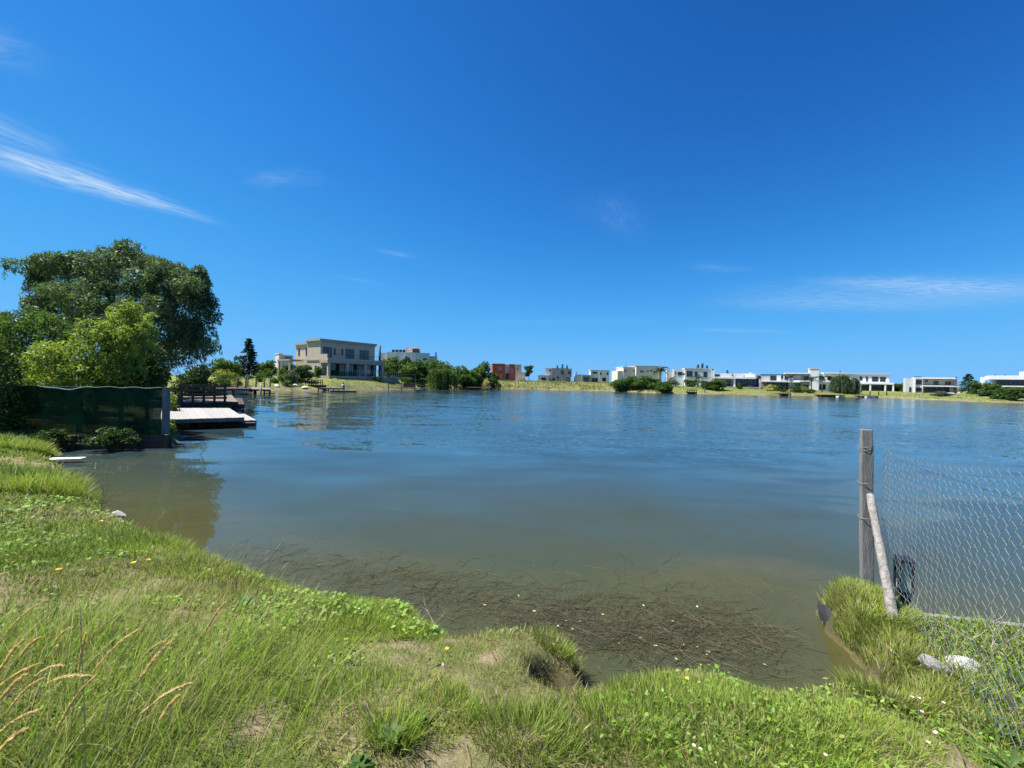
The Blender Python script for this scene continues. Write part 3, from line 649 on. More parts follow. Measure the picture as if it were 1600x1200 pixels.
WOOD = mat('weathered_wood', (.20, .165, .13), .85, .28, 4, .5, stretch=(1, 6, 6)); WOODD = mat('dark_wood', (.075, .052, .04), .85, .28, 4, .5, stretch=(1, 6, 6)); WOODR = mat('red_brown_wood', (.17, .09, .055), .8, .25, 4, .5, stretch=(1, 6, 6))
WOODP = mat('pale_deck_wood', (.34, .33, .31), .8, .16, 5, .5, stretch=(6, 1, 6)); CONC = mat('concrete', (.42, .41, .39), .9, .14, 3, .5)

class House:
    """a building: local x along its main face, local y into its depth; pieces are placed by where they show in the photo"""
    def __init__(s, name, label, px, D, yaw=0.0, cat='house'):
        yaw -= math.atan((px - 800) / FPX) * .88     # the fronts look out over the lake
        p = at(px, 600, D); s.zg = tz(p.x, p.y); s.o = Vector((p.x, p.y, 0)); s.yaw = yaw
        s.e = Vector((math.cos(yaw), math.sin(yaw), 0)); s.n = Vector((-math.sin(yaw), math.cos(yaw), 0))
        s.root = empty(name, (p.x, p.y, s.zg), yaw); tag(s.root, label, cat)
    def uz(s, px, py, y=0.0):
        d = ray(px, py); q = s.o + s.n * y          # the plane of local depth y
        t = q.dot(s.n) / (d.x * s.n.x + d.y * s.n.y); P = Vector((d.x * t, d.y * t, 0))
        return (P - s.o).dot(s.e), CAMZ + d.z * t - s.zg
    def rect(s, x0, x1, y0, y1, y=0.0):
        a, _ = s.uz(x0, (y0 + y1) / 2, y); b, _ = s.uz(x1, (y0 + y1) / 2, y); xm = (x0 + x1) / 2
        return a, b, s.uz(xm, y1, y)[1], s.uz(xm, y0, y)[1]
    def box(s, name, m, x0, x1, y0, y1, d0=0.0, d1=6.0, ground=False, parent=None):
        a, b, z0, z1 = s.rect(x0, x1, y0, y1, d0)
        if ground: z0 = -.6
        return MB().box(a, b, d0, d1, z0, z1).build(name, m, parent or s.root)
    def cap(s, x0, x1, y0, d0, d1, m, over=.12, th=.14):
        """parapet coping"""
        a, b, z0, z1 = s.rect(x0, x1, y0 - .1, y0, d0)
        return MB().box(a - over, b + over, d0 - over, d1 + over, z0 + .003, z0 + th).build('coping', m, s.root)
    def win(s, x0, x1, y0, y1, d=0.0, mull=1, fr=None, name='window', th=.07):
        a, b, z0, z1 = s.rect(x0, x1, y0, y1, d); f = MB(); t = th
        f.box(a, b, d - .07, d + .02, z0, z0 + t); f.box(a, b, d - .07, d + .02, z1 - t, z1)
        for i in range(mull + 2):
            c = a + t / 2 + (b - a - t) * i / (mull + 1); f.box(c - t / 2, c + t / 2, d - .068, d + .018, z0 + t + .001, z1 - t - .001)
        w = f.build(name, fr or FRAME, s.root)
        for i in range(mull + 1):
            c0 = a + t / 2 + (b - a - t) * i / (mull + 1) + t / 2; c1 = a + t / 2 + (b - a - t) * (i + 1) / (mull + 1) - t / 2
            MB().box(c0 + .001, c1 - .001, d - .035, d - .015, z0 + t + .001, z1 - t - .001).build('pane', GLASS, w)
        return w
def rail(root, pts, h, n, m, name='railing', r=.02):
    """railing along pts (local): top rail with balusters as sub-parts"""
    a = Vector(pts[0]); b = Vector(pts[1]); o = MB().tube([a + Vector((0, 0, h)), b + Vector((0, 0, h))], r * 1.4, 5).build(name, m, root)
    me = MB().tube([(0, 0, 0), (0, 0, h)], r, 4).mesh('baluster', m)
    for i in range(n + 1): link('baluster', me, o, a.lerp(b, i / n))
    return o

# ------------------------------------------------------------------ houses along the far shore
def beige_house():
    C = at(500, 600, 76); e = math.atan2(9.0, 6.2)
    zg = 2.55; root = empty('beige_house', (C.x, C.y, CAMZ + (zg - CAMZ) * 76 / 68), e); root.scale = (76 / 68,) * 3
    tag(root, 'large beige two storey house with roof cornice and long glazed terrace front', 'house')
    L = 10.9; zr = 8.9 - zg; z1 = 5.50 - zg
    def b(n, m, *a, parent=None): return MB().box(*a).build(n, m, parent or root)
    up = b('upper_storey', W_BEIGE, 0, L, 0, 4.3, z1 - .4, zr - .35)
    b('cornice', W_BTRIM, -.28, L + .28, -.28, 4.5, zr - .347, zr); b('cornice', W_BTRIM, -.14, L + .14, -.14, 4.4, zr - .55, zr - .35)
    b('wing', W_BEIGE, .7, L - 1, 4.303, 9.6, -1.2, 8.15 - zg); b('cornice', W_BTRIM, .45, L - .8, 4.55, 9.85, 8.153 - zg, 8.45 - zg)
    b('step_strip', W_DARK, .35, .697, 4.32, 4.9, 0.2, 7.9 - zg)  # dark strip filling the narrow step between main block and wing
    b('ground_storey', W_BEIGE, .003, L - .003, -.6, 4.297, -1.4, z1 - .403)
    b('band', W_BTRIM, -.12, .002, -.1, 9.7, z1 - .32, z1 - .12)
    # lakeside terrace: roof slab, beam, pillars
    b('terrace_slab', W_BTRIM, -.15, L + .5, -2.45, -.003, z1 - .75, z1 - .28); b('parapet', W_BEIGE, -.05, L + .4, -2.35, -2.15, z1 - .278, z1 + .12)
    b('parapet', W_BEIGE, -.05, .15, -2.147, -.003, z1 - .277, z1 + .75)
    for u in (.0, 3.5, 7.1, L - .1): b('pillar', W_BEIGE, u, u + .42, -2.4, -2.0, -1.4, z1 - .753)
    for u0, u1 in ((.8, 3.3), (4.1, 6.9), (7.7, 10.6)):
        f = MB(); f.box(u0, u1, -.66, -.605, .1, .2); f.box(u0, u1, -.66, -.605, 2.25, 2.35)
        for k in range(4): c = u0 + .04 + (u1 - u0 - .08) * k / 3; f.box(c - .04, c + .04, -.658, -.603, .201, 2.249)
        w = f.build('patio_door', FRAME, root)
        for k in range(3): MB().box(u0 + .085 + (u1 - u0 - .08) * k / 3, u0 - .005 + (u1 - u0 - .08) * (k + 1) / 3, -.64, -.62, .205, 2.245).build('pane', GLASS, w)
    b('patio', W_BTRIM, -.5, L + 3.0, -3.6, -.61, -1.4, .02)
    def win(u0, u1, v0, v1, mull=1):
        f = MB(); t = .07; f.box(u0, u1, -.06, .02, v0, v0 + t); f.box(u0, u1, -.06, .02, v1 - t, v1)
        for i in range(mull + 2): c = u0 + t / 2 + (u1 - u0 - t) * i / (mull + 1); f.box(c - t / 2, c + t / 2, -.058, .018, v0 + t + .001, v1 - t - .001)
        w = f.build('window', FRAME, root)
        for i in range(mull + 1):
            c0 = u0 + t + (u1 - u0 - t) * i / (mull + 1); c1 = u0 + (u1 - u0 - t) * (i + 1) / (mull + 1); MB().box(c0 + .001, c1 - .001, -.035, -.015, v0 + t + .001, v1 - t - .001).build('pane', GLASS, w)
    for u0, u1, v0, v1, mu in ((.45, 2.0, z1 - .1, z1 + 2.05, 1), (2.45, 2.75, z1 + .75, z1 + 1.95, 0), (3.9, 4.2, z1 + .75, z1 + 1.95, 0), (4.75, 6.4, z1 - .1, z1 + 2.0, 1), (7.6, 9.5, z1 - .1, z1 + 2.0, 1)): win(u0, u1, v0, v1, mu)
    for v in (5.6, 8.2):      # slit windows of the wing, facing left
        f = MB().box(.64, .72, v, v + .45, 6.2 - zg, 7.55 - zg); w = f.build('window', FRAME, root); MB().box(.62, .64, v + .06, v + .39, 6.28 - zg, 7.47 - zg).build('pane', GLASS, w)
    f = MB().box(-.06, .02, 1.2, 1.65, .4, 1.7); w = f.build('window', FRAME, root); MB().box(-.08, -.06, 1.26, 1.59, .46, 1.64).build('pane', GLASS, w)
    rail(root, ((.2, -2.25, z1 + .12), (L + .3, -2.25, z1 + .12)), .75, 22, W_DARK, r=.018)
    rail(root, ((1.5, -3.5, .02), (L + 2.9, -3.5, .02)), 1.05, 26, mat('grey_steel', (.4, .42, .45), .4, .1, 3, metal=.6), r=.022)
    m = MB(); m.tube([(L + 1.6, .6, -1.3), (L + 1.6, .6, 8.75 - zg)], .21, 8); m.build('chimney_pipe', W_DARK, root, True)
    b('porch_slab', W_BTRIM, -2.2, .34, 6.0, 10.5, 2.55, 2.8)
    for y_ in (6.2, 10.1): b('porch_post', W_BEIGE, -2.1, -1.85, y_, y_ + .25, -1.2, 2.547)
beige_house()

h = House('distant_house', 'small pale flat roofed house left behind the large beige house', 446, 100, .25)
h.box('wall', W_CREAM, 436, 442, 553, 570, 0, 5, True); h.box('wall', W_LGREY, 442.2, 458, 555, 570, .3, 5, True); h.cap(436, 442, 553, 0, 5, W_WHITE); h.win(445, 455, 557.5, 560.5, .3, 2)

h = House('white_house', 'white house with roof panels and pinkish rooftop box behind dark trees', 640, 112, 0)
h.box('wall', W_CREAM, 594, 604.8, 551.5, 590, 2, 9, True); h.box('wall', W_WHITE, 605, 634, 551, 590, 0, 8, True); h.box('wall', W_WHITE, 634.2, 671, 552, 590, -1.5, 8, True)
h.box('wall', W_LGREY, 671.2, 683, 556.5, 590, 1, 7, True); h.cap(634.2, 671, 552, -1.5, 8, W_WHITE); h.cap(605, 633, 551, 0, 8, W_WHITE)
h.box('shaded_face', W_BLUEW, 649.5, 670.6, 553, 590, -1.56, -1.503); h.box('shaded_face', W_BLUEW, 619, 633.5, 552.2, 590, -.06, -.003)  # blue panels paint the shade on these fronts of the white walls
tw = h.box('rooftop_box', mat('pink_render', (.60, .47, .47), .85, .06, 1), 634.5, 657, 542.5, 551.2, 1.5, 5)
h.box('roof_edge', W_WHITE, 640, 658, 542, 543.6, 1.0, 1.45); h.win(644.5, 655.5, 545, 551, 1.5, 2)
for i in range(4): h.box('roof_panel', W_DARK, 612.3 + i * 5.6, 617 + i * 5.6, 546.4, 550.6, 1.2, 1.35)
h.win(661, 667.5, 560, 563, -1.57, 1)
h.box('chimney', W_DARK, 680.2, 682, 551.5, 557, 2, 2.4); h.box('chimney_cap', W_DARK, 679.8, 682.4, 550.8, 551.6, 1.9, 2.5)

h = House('red_house', 'red and sand coloured cubic house with grey centre strip above the meadow bank', 795, 132, .12)
h.box('wall', W_RED, 769.5, 789, 568.5, 596, 0, 7, True); h.box('wall', W_LGREY, 789.1, 795.4, 569.5, 596, .6, 7, True); h.box('wall', W_RED, 795.5, 804.9, 569, 596, 0, 7, True)
h.box('wall', W_SAND, 805, 814.6, 569.5, 596, -.3, 6.5, True); h.box('wall', W_SAND, 814.7, 821, 581.5, 596, -.3, 5.5, True)
h.cap(769.5, 789, 568.5, 0, 7, W_SAND, .05, .1); h.win(778.5, 783.8, 573.5, 577.5, 0, 1, FRAMEW); h.win(798, 800.5, 575, 582, 0, 0, FRAMEW); h.box('door', W_DARK, 790, 794.5, 583, 594, .54, .597); h.win(791.5, 793.5, 573, 581, .6, 0, FRAMEW)
h.win(808, 809.5, 575.5, 577.5, -.3, 0); h.win(782, 784, 586, 590.5, 0, 0, FRAMEW); h.box('terrace', W_WHITE, 808, 832, 594.4, 596, -4, -.5)

h = House('grey_house', 'dark grey two storey cubic house with low wing above the meadow bank', 868, 136, -.1)
h.box('wall', W_LGREY, 840.5, 857, 586.5, 598, -1, 5, True); h.box('wall', mat('lilac_render', (.44, .42, .43), .9, .06, 1), 852, 862, 575, 598, .8, 7, True); h.box('wall', W_GREY, 862.1, 885, 575.2, 598, 0, 7, True)
h.box('wall', W_GREY, 885.1, 890.4, 577, 598, .5, 7, True); h.box('upper_bay', W_GREY, 885.2, 893, 576, 588.8, -.8, .497); h.cap(840.5, 857, 586.5, -1, 5, W_WHITE)
h.win(876.5, 880.5, 578.5, 585, 0, 0); h.win(858.2, 861, 577.5, 580, .8, 0); h.box('door', W_DARK, 863.5, 867, 590.5, 597, -.06, -.003); h.win(870, 873, 588, 592, 0, 0); h.win(846, 853, 590, 594, -1, 1); h.win(887, 891.5, 580, 584, -.8, 1)
h.box('terrace', W_WHITE, 842, 861, 596.4, 597.6, -4, -1.3)

h = House('pale_grey_house', 'pale blue grey house of stacked blocks left of the long hedge', 926, 136, .08)
h.box('wall', W_BLUEW, 898, 909.6, 585, 599, 1, 6, True); h.box('wall', W_GREY, 909.7, 922.9, 586, 599.5, 0, 6, True); h.box('wall', W_LGREY, 923, 936.4, 578.5, 599.5, .5, 7, True); h.box('wall', W_BLUEW, 936.5, 952, 579, 599.8, 0, 7, True)
h.cap(923, 936, 578.5, .5, 7, W_WHITE); h.cap(936.5, 952, 579, 0, 7, W_LGREY); h.win(926, 933, 581, 584, .5, 1); h.win(937.5, 940, 582, 586, 0, 0); h.win(948, 950.5, 582, 586, 0, 0); h.win(924.5, 934, 590.5, 598.5, .5, 2); h.win(912, 920, 589.5, 597, 0, 2); h.box('chimney', W_GREY, 900, 901.4, 580.5, 585.2, 2, 2.6); h.win(941, 947, 590, 596, 0, 1)

h = House('cream_house', 'cream walled house with small square windows rising behind the long hedge', 994, 124, .35)
h.box('wall', W_CREAM, 994, 1034, 572.5, 600, 0, 9, True); h.cap(994, 1034, 572.5, 0, 9, W_BTRIM, .08)
# its left wing, set back
h.box('wall', W_CREAM, 974, 993.9, 574, 600, 1.2, 8, True); h.box('wall', W_CREAM, 965, 973.9, 579.5, 600, 1.5, 7, True); h.cap(974, 993, 574, 1.2, 8, W_WHITE, .08)
for x0, x1 in ((976, 978.6), (988.6, 991)): h.win(x0, x1, 578.4, 580.4, 1.2, 0)
h.win(999.5, 1006, 578.5, 582.5, 0, 1, FRAMEW); h.win(1010.8, 1013, 579, 581, 0, 0); h.win(1016.6, 1018.8, 579, 581, 0, 0); h.win(1021, 1023, 580, 582, 0, 0); h.box('antenna', W_DARK, 978.4, 978.8, 569.5, 574, 4, 4.1)

h = House('white_house', 'white two storey house with three large upper windows right of the palm', 1080, 116, .06)
h.box('wall', W_WHITE, 1052, 1070, 577, 603, .8, 8, True); h.box('wall', W_WHITE, 1070.1, 1109, 576, 604, 0, 8, True); h.box('wall', W_WHITE, 1110.5, 1116.5, 578.5, 604, -.3, 7, True); h.box('wall', W_LGREY, 1042, 1051.9, 577.5, 603, 2.5, 8, True)
h.cap(1070.1, 1109, 576, 0, 8, W_CREAM); h.win(1072.5, 1082, 580, 588.6, 0, 2); h.win(1085.2, 1090, 581, 588.8, 0, 1); h.win(1099, 1105, 581, 589.5, 0, 1); h.win(1054.8, 1056, 580, 585, .8, 0); h.box('dark_reveal', W_DARK, 1109.1, 1110.4, 579, 604, .3, 6); h.box('chimney', W_DARK, 1112.6, 1115, 576.6, 578.6, 1, 1.5); h.win(1059, 1066, 581, 586.5, .8, 1)

h = House('canopy_house', 'low modern house with long white canopy roof over dark glass veranda', 1152, 110, .0)
h.box('upper_wall', W_LGREY, 1126, 1179.8, 583.4, 592, 2.2, 8); h.box('wall', W_LGREY, 1115.5, 1126, 584, 606, 3, 8, True); h.win(1116, 1124.8, 584.8, 587.8, 3, 1); h.box('wall', W_STONE, 1117, 1148, 591, 606.5, 1, 8, True); h.box('wall', W_DARK, 1148.1, 1188, 591, 606.5, 2, 8, True)
h.box('canopy', W_WHITE, 1116.5, 1181, 589.6, 591.6, -1.5, 6); h.win(1134.6, 1142, 594, 603.5, 1, 1); h.box('column', W_WHITE, 1146.2, 1149, 591.7, 606, -1.2, -.8, True); h.box('column', W_LGREY, 1186.2, 1188.6, 592, 607.5, -1.2, -.6, True)
for i in range(4): h.win(1150.2 + i * 9.2, 1158.8 + i * 9.2, 592.8, 604.2, 2, 1, name='sliding_door')
h.box('upper_wall', W_WHITE, 1164, 1180, 584.5, 589.4, 1.6, 2.19); h.box('skylight', W_DARK, 1144, 1145.2, 584.2, 588, 2.0, 2.19); h.win(1162, 1164, 586.5, 589, 2.2, 0); h.box('terrace', CONC, 1136, 1186, 604.6, 606.4, -3.5, 1.9)
h.box('bench', W_LGREY, 1167, 1176, 602.8, 603.5, -.5, 0)
h.box('chimney', W_WHITE, 1171, 1173.6, 582, 583.6, 4, 4.6)

h = House('grey_villa', 'grey two storey house with white balcony slab between canopy house and white tower', 1222, 113, .0)
h.box('upper_wall', W_LGREY, 1190, 1252, 585.5, 595.6, 0, 8); h.box('upper_wall', W_GREY, 1182, 1189.9, 586, 604, 1, 8, True); h.box('lower_wall', W_STONE, 1189, 1198, 596, 607, .4, 8, True); h.box('lower_wall', W_DARK, 1198.1, 1250, 597, 607, 1.5, 8, True)
h.box('balcony_slab', W_WHITE, 1190, 1250, 595.7, 597, -1.4, 7.9); h.win(1183.5, 1188.5, 587.5, 591.5, 1, 1); h.win(1203.5, 1213, 587.5, 594.4, 0, 2); h.win(1221, 1223, 586.8, 592, 0, 0); h.win(1226, 1231, 588, 593.5, 0, 1); h.box('panel', W_WHITE, 1214, 1220, 586.4, 595.4, -.12, -.003)
for i in range(5): h.win(1199.5 + i * 9.8, 1208.6 + i * 9.8, 598, 605, 1.5, 1, name='sliding_door')
h.cap(1190, 1252, 585.5, 0, 8, W_DARK, .1, .12)

h = House('white_tower_house', 'long white house with square white tower behind palms and shrubs', 1272, 109, .0)
h.box('roof_slab', W_WHITE, 1226, 1264.6, 582.2, 584.3, -1, 6); h.box('wall', W_LGREY, 1232, 1264.5, 584.4, 609, .8, 7, True); h.box('tower', W_WHITE, 1264.7, 1279.4, 576.6, 610, -.5, 3, True); h.cap(1264.7, 1279.4, 576.6, -.5, 3, W_CREAM, .1, .2)
h.box('wall', W_WHITE, 1279.5, 1322, 583.6, 611, .6, 7, True); h.box('roof_slab', W_WHITE, 1287, 1321, 582, 583.5, -.6, 7); h.box('balcony_slab', W_WHITE, 1240, 1264.5, 594.4, 596.2, -.8, .79); h.box('balcony_slab', W_WHITE, 1286, 1310, 595, 597.2, -.6, .59)
h.win(1246.5, 1249.5, 588, 593.4, .8, 0); h.win(1256, 1263.5, 588, 593.8, .8, 1); h.win(1280.5, 1286.5, 587.5, 593, .6, 1); h.win(1293, 1300, 588, 594, .6, 1); h.win(1255, 1262.5, 601, 606.5, .8, 1); h.win(1281, 1290, 600.5, 608.5, .6, 2); h.win(1296, 1306, 600.5, 608.5, .6, 2)
h.box('chimney', W_DARK, 1312, 1313.6, 579.6, 582, 3, 3.4); h.win(1243, 1252, 599, 606, .8, 1)

h = House('white_house', 'white house with four upper windows and pillared ground floor veranda', 1358, 113, .0)
h.box('upper_wall', W_WHITE, 1322.5, 1389.5, 584.8, 597.6, 0, 8); h.box('roof_slab', W_LGREY, 1318, 1390, 583.4, 584.7, -.35, 8.2); h.box('lower_wall', W_WHITE, 1322.5, 1389, 597.7, 613, 1.8, 8, True)
h.box('balcony_slab', W_WHITE, 1343, 1397, 597.8, 600.4, -1.2, 6); h.box('balcony_wall', W_WHITE, 1343, 1382, 596.4, 597.7, -1.1, -.95)
for x0, x1 in ((1342.6, 1345.4), (1358.4, 1361), (1382, 1384.4), (1394.4, 1397)): h.box('pillar', W_WHITE, x0, x1, 600.5, 612.5, -1.1, -.7, True)
for x0, x1, y0 in ((1343, 1347.4, 588.4), (1353.2, 1356, 588.6), (1362.4, 1372.2, 589), (1375, 1385, 589.2)): h.win(x0, x1, y0, 597.2 if x0 > 1350 else 594.4, 0, 1 if x1 - x0 > 3 else 0)
for x0, x1 in ((1346.6, 1358), (1361.4, 1371.5), (1371.6, 1381.6), (1385, 1394)): h.win(x0, x1, 601.2, 611.2, 1.8, 1, name='sliding_door')
h.box('wall', W_WHITE, 1384.5, 1389.4, 592, 597.7, -.6, -.003)

h = House('framed_house', 'grey and white two storey house with white framed corner windows on the right lawn', 1457, 99, .0)
h.box('wall', W_LGREY, 1415, 1428, 590.8, 615, .5, 8, True); h.box('upper_wall', W_STONE, 1442, 1493, 592.6, 602.4, 1.0, 8); h.box('white_frame', W_WHITE, 1428.1, 1430.4, 589.6, 614.5, -.4, 6, True); h.box('white_frame', W_WHITE, 1430.5, 1493.5, 589.8, 591.8, -.4, 7)
h.box('wall', W_WHITE, 1430.5, 1442, 591.9, 614.8, .2, 7.8, True); h.win(1431.4, 1440.2, 593.6, 601, .2, 1); h.win(1431.4, 1440.2, 605.6, 612, .2, 1); h.box('slab', W_WHITE, 1442.1, 1499.6, 602.5, 604, -1.2, 7)
h.box('lower_wall', W_LGREY, 1442.2, 1496, 604.1, 616, 1.4, 7, True); h.box('column', W_WHITE, 1496.2, 1500, 604.1, 616, -1.1, 2, True)
for i in range(4): h.win(1444.5 + i * 9.8, 1453.8 + i * 9.8, 605, 614.4, 1.4, 1, name='sliding_door')
h.win(1458.5, 1466.5, 595, 601.2, 1.0, 1); h.win(1476.5, 1486, 596, 601.6, 1.0, 1); h.win(1446, 1450, 594, 597, 1.0, 0); h.win(1490, 1493, 606.5, 611.5, 1.4, 0); h.box('chimney', W_GREY, 1492.4, 1495.6, 590.6, 602.4, .4, 1.1); h.box('chimney_cap', W_DARK, 1492.8, 1495.4, 588.8, 590.5, .5, 1.0)
h.win(1420.5, 1424, 605, 612.5, .5, 0, name='door'); h.box('roof_unit', W_DARK, 1428.6, 1440, 588.4, 589.5, 3, 5); h.box('terrace', CONC, 1450, 1498, 614.6, 616, -3, 1.3)

h = House('long_white_house', 'long white house with wide dark window band cut by the right edge', 1585, 86, .0)
h.box('roof_band', W_WHITE, 1546, 1690, 586.8, 593.2, -.8, 8); h.box('wall', W_LGREY, 1553, 1690, 593.3, 604, 1, 8); h.box('wall', W_WHITE, 1533.5, 1538.5, 589.2, 618, 1, 4, True); h.box('wall', W_LGREY, 1538.6, 1690, 604.1, 620, 2, 8, True); h.box('floor_slab', W_WHITE, 1565, 1690, 603.4, 605, -.6, 1.9)
for i in range(8): h.win(1557 + i * 13.2, 1569.6 + i * 13.2, 594, 602.6, 1, 1)
h.box('stair_tower', W_WHITE, 1598, 1625, 580.5, 586.7, 2, 6)
for x0 in (1554, 1569): h.box('roof_vent', W_DARK, x0, x0 + 3, 585.6, 586.7, 2, 2.6)

# ------------------------------------------------------------------ trees and shrubs, left bank
def big_willow():
    D = 26.0; loc = at(205, 600, D); zg = tz(loc.x, loc.y); lob = []
    #  px, py, half width px, half height px, depth offset m
    for px, py, hw, hh, dy in [(205, 425, 62, 42, 0), (110, 432, 58, 32, .5), (62, 460, 26, 46, 0), (150, 470, 70, 40, -1.6), (265, 452, 52, 42, -.6), (300, 480, 42, 55, .3), (318, 510, 24, 55, .2), (240, 505, 60, 50, -1.2), (170, 510, 60, 40, -1.8), (285, 545, 42, 40, .6), (95, 490, 50, 40, .8), (230, 560, 60, 40, 1.5), (200, 405, 36, 20, .4), (128, 412, 36, 18, 1.0), (300, 440, 26, 24, .2), (250, 418, 30, 18, .6)]:
        c = at(px, py, D + dy); s = (D + dy) / FPX
        lob.append((np.array([c.x - loc.x, c.y - loc.y, c.z - zg]), np.array([hw * s, hw * s * .85, hh * s])))
    lob = sublobes(lob, 13, .34)
    r = plant('willow_tree', 'huge dark green willow tree towering over the left bank', 'tree', (loc.x, loc.y, zg), lob, 62000, .30, .065, LM['willow'], 4.2, .42, .6, None, 260, 1.3, .65)
big_willow()
def near_shrubs():
    D = 14.6; loc = at(150, 600, D); zg = tz(loc.x, loc.y); lob = []
    for px, py, hw, hh, dy in [(195, 500, 30, 30, 0), (215, 530, 26, 34, -.2), (165, 540, 40, 34, -.4), (110, 555, 42, 34, -.3), (85, 575, 34, 30, 0), (140, 585, 50, 26, -.2), (190, 580, 44, 34, 0), (175, 520, 22, 26, .2), (228, 500, 12, 16, 0), (205, 484, 16, 12, 0), (70, 610, 40, 30, .4), (130, 615, 44, 30, .4), (190, 615, 40, 30, .4)]:
        c = at(px, py, D + dy); s = (D + dy) / FPX; lob.append((np.array([c.x - loc.x, c.y - loc.y, c.z - zg]), np.array([hw * s, hw * s, hh * s])))
    lob = sublobes(lob, 7, .5)
    plant('bright_shrub', 'bright yellow green leafy shrub behind the netting fence', 'shrub', (loc.x, loc.y, zg), lob, 19000, .15, .05, LM['bright'], 2.0, .07, .5, None, 120, .6, .6, BARKP)
    D = 16.0; loc = at(60, 600, D); zg = tz(loc.x, loc.y); lob = []
    for px, py, hw, hh, dy in [(20, 520, 50, 34, 0), (70, 515, 46, 28, .6), (110, 530, 30, 30, .8), (0, 560, 40, 50, -.5), (-40, 540, 60, 50, 0), (50, 560, 50, 45, 0), (-20, 590, 40, 40, -.6), (30, 605, 50, 34, .3), (90, 605, 50, 34, .8), (150, 600, 50, 34, 1.4), (60, 630, 60, 24, .5)]:
        c = at(px, py, D + dy); s = (D + dy) / FPX; lob.append((np.array([c.x - loc.x, c.y - loc.y, c.z - zg]), np.array([hw * s, hw * s, hh * s])))
    lob = sublobes(lob, 7, .5)
    plant('dense_shrub', 'dense dark green shrub at the left edge beside the bright shrub', 'shrub', (loc.x, loc.y, zg), lob, 20000, .19, .05, LM['green'], 1.6, .08, -.2, None, 0, 1, .5)
    D = 12.0; loc = at(-5, 640, D); zg = tz(loc.x, loc.y); lob = []
    for px, py, hw, hh, dy in [(-10, 590, 34, 60, 0), (8, 640, 20, 40, -.2), (-40, 640, 50, 60, 0), (0, 665, 26, 26, -.2), (20, 672, 16, 18, -.2), (14, 615, 12, 20, 0)]:
        c = at(px, py, D + dy); s = (D + dy) / FPX; lob.append((np.array([c.x - loc.x, c.y - loc.y, c.z - zg]), np.array([hw * s, hw * s, hh * s])))
    plant('edge_shrub', 'dark bush covering the left end of the netting fence', 'shrub', (loc.x, loc.y, zg), lob, 8000, .13, .055, LM['dark'], 1.0, .05, 0, None, 0, 1, .5)
    D = 15.6; loc = at(230, 600, D); zg = tz(loc.x, loc.y); lob = []
    for px, py, hw, hh, dy in [(232, 565, 24, 34, 0), (215, 590, 34, 40, 0), (248, 588, 16, 22, -.2), (200, 560, 22, 30, .3)]:
        c = at(px, py, D + dy); s = (D + dy) / FPX; lob.append((np.array([c.x - loc.x, c.y - loc.y, c.z - zg]), np.array([hw * s, hw * s, hh * s])))
    plant('dark_shrub', 'dark conical shrub between bright shrub and fence end post', 'shrub', (loc.x, loc.y, zg), lob, 8000, .16, .05, LM['dark'], 1.2, .06, 0, None, 0, 1, .5)
near_shrubs()
bush_px('understory_shrub', 'dark shrub in the shade under the right side of the big willow', 'shrub', 305, 556, 34, 34, 'dark', 5500, .26, .12, 10)
bush_px('background_tree', 'tree top showing above the left edge behind the dense shrub', 'tree', 8, 467, 24, 30, 'willow', 3500, .34, .10, 8)
bush_px('young_shrub', 'small light green shrub between fence end post and brown railing dock', 'shrub', 268, 606, 10, 20, 'bright', 900, .14, .06, 5, low=.0)

# ------------------------------------------------------------------ trees and shrubs, garden and far shore
GT = 'trees along the far shore'; GB = 'garden bushes on the far shore'
bush_px('round_tree', 'round green tree peeking out right of the big willow', 'tree', 352, 548, 26, 74, 'green', 4000, .38, .22, 9)
bush_px('yellow_bush', 'yellow flowering bush right of the big willow', 'bush', 358, 566, 20, 58, 'yellow', 2200, .24, .13, 8)
bush_px('garden_bush', 'dark bush under the yellow bush beside the garden path', 'bush', 350, 582, 22, 54, 'dark', 2200, .24, .13, 8)
conifer_px('tall dark conifer standing alone in the left garden', 389, 528, 17, 78, 5200)
bush_px('leafy_tree', 'low spreading tree right of the tall conifer', 'tree', 420, 557, 24, 84, 'green', 4200, .4, .24, 10)
bush_px('leafy_tree', 'low tree left of the tall conifer base', 'tree', 372, 556, 13, 88, 'dark', 2200, .4, .24, 7)
bush_px('leafy_tree', 'tree between distant pale house and beige house porch', 'tree', 448, 566, 16, 80, 'green', 2400, .36, .2, 8)
bush_px('big_bush', 'big dark bush in front of the beige house left corner', 'bush', 468, 566, 22, 70, 'dark', 4600, .30, .17, 10)
bush_px('grey_bush', 'grey green bush left of the big dark bush', 'bush', 455, 574, 11, 67, 'grey', 1700, .24, .13, 7)
bush_px('leafy_bush', 'green bush against the beige house ground floor', 'bush', 500, 572, 13, 76, 'green', 2000, .28, .16, 7)
bush_px('leafy_bush', 'tall green bush below the beige house terrace pillar', 'bush', 524, 577, 13, 76.5, 'green', 2200, .28, .16, 8)
bush_px('leafy_bush', 'rounded green bush at the start of the steel terrace railing', 'bush', 544, 579, 12, 78.5, 'hedge', 2000, .28, .16, 7)
for lab, px, pt, hw, D in [('clipped green ball bush left of the grey bush', 441, 584, 9, 68), ('clipped ball bush nearest the dark pier posts', 404, 584, 8, 66), ('clipped low bush below the tall conifer', 389, 583, 9, 70), ('clipped upright bush in the middle of the left garden', 421, 576, 7, 72), ('clipped wide bush right of the conifer', 409, 578, 11, 76), ('small clipped bush below the yellow bush', 371, 588, 9, 60), ('clipped bush between two ball bushes of the left garden', 430, 589, 7, 66), ('low clipped bush at the water side of the left garden', 447, 593, 9, 65)]:
    bush_px('clipped_bush', lab, 'bush', px, pt, hw, D, 'hedge', 1100, .17, .10, 5, group=GB, k=.6, th=.3)
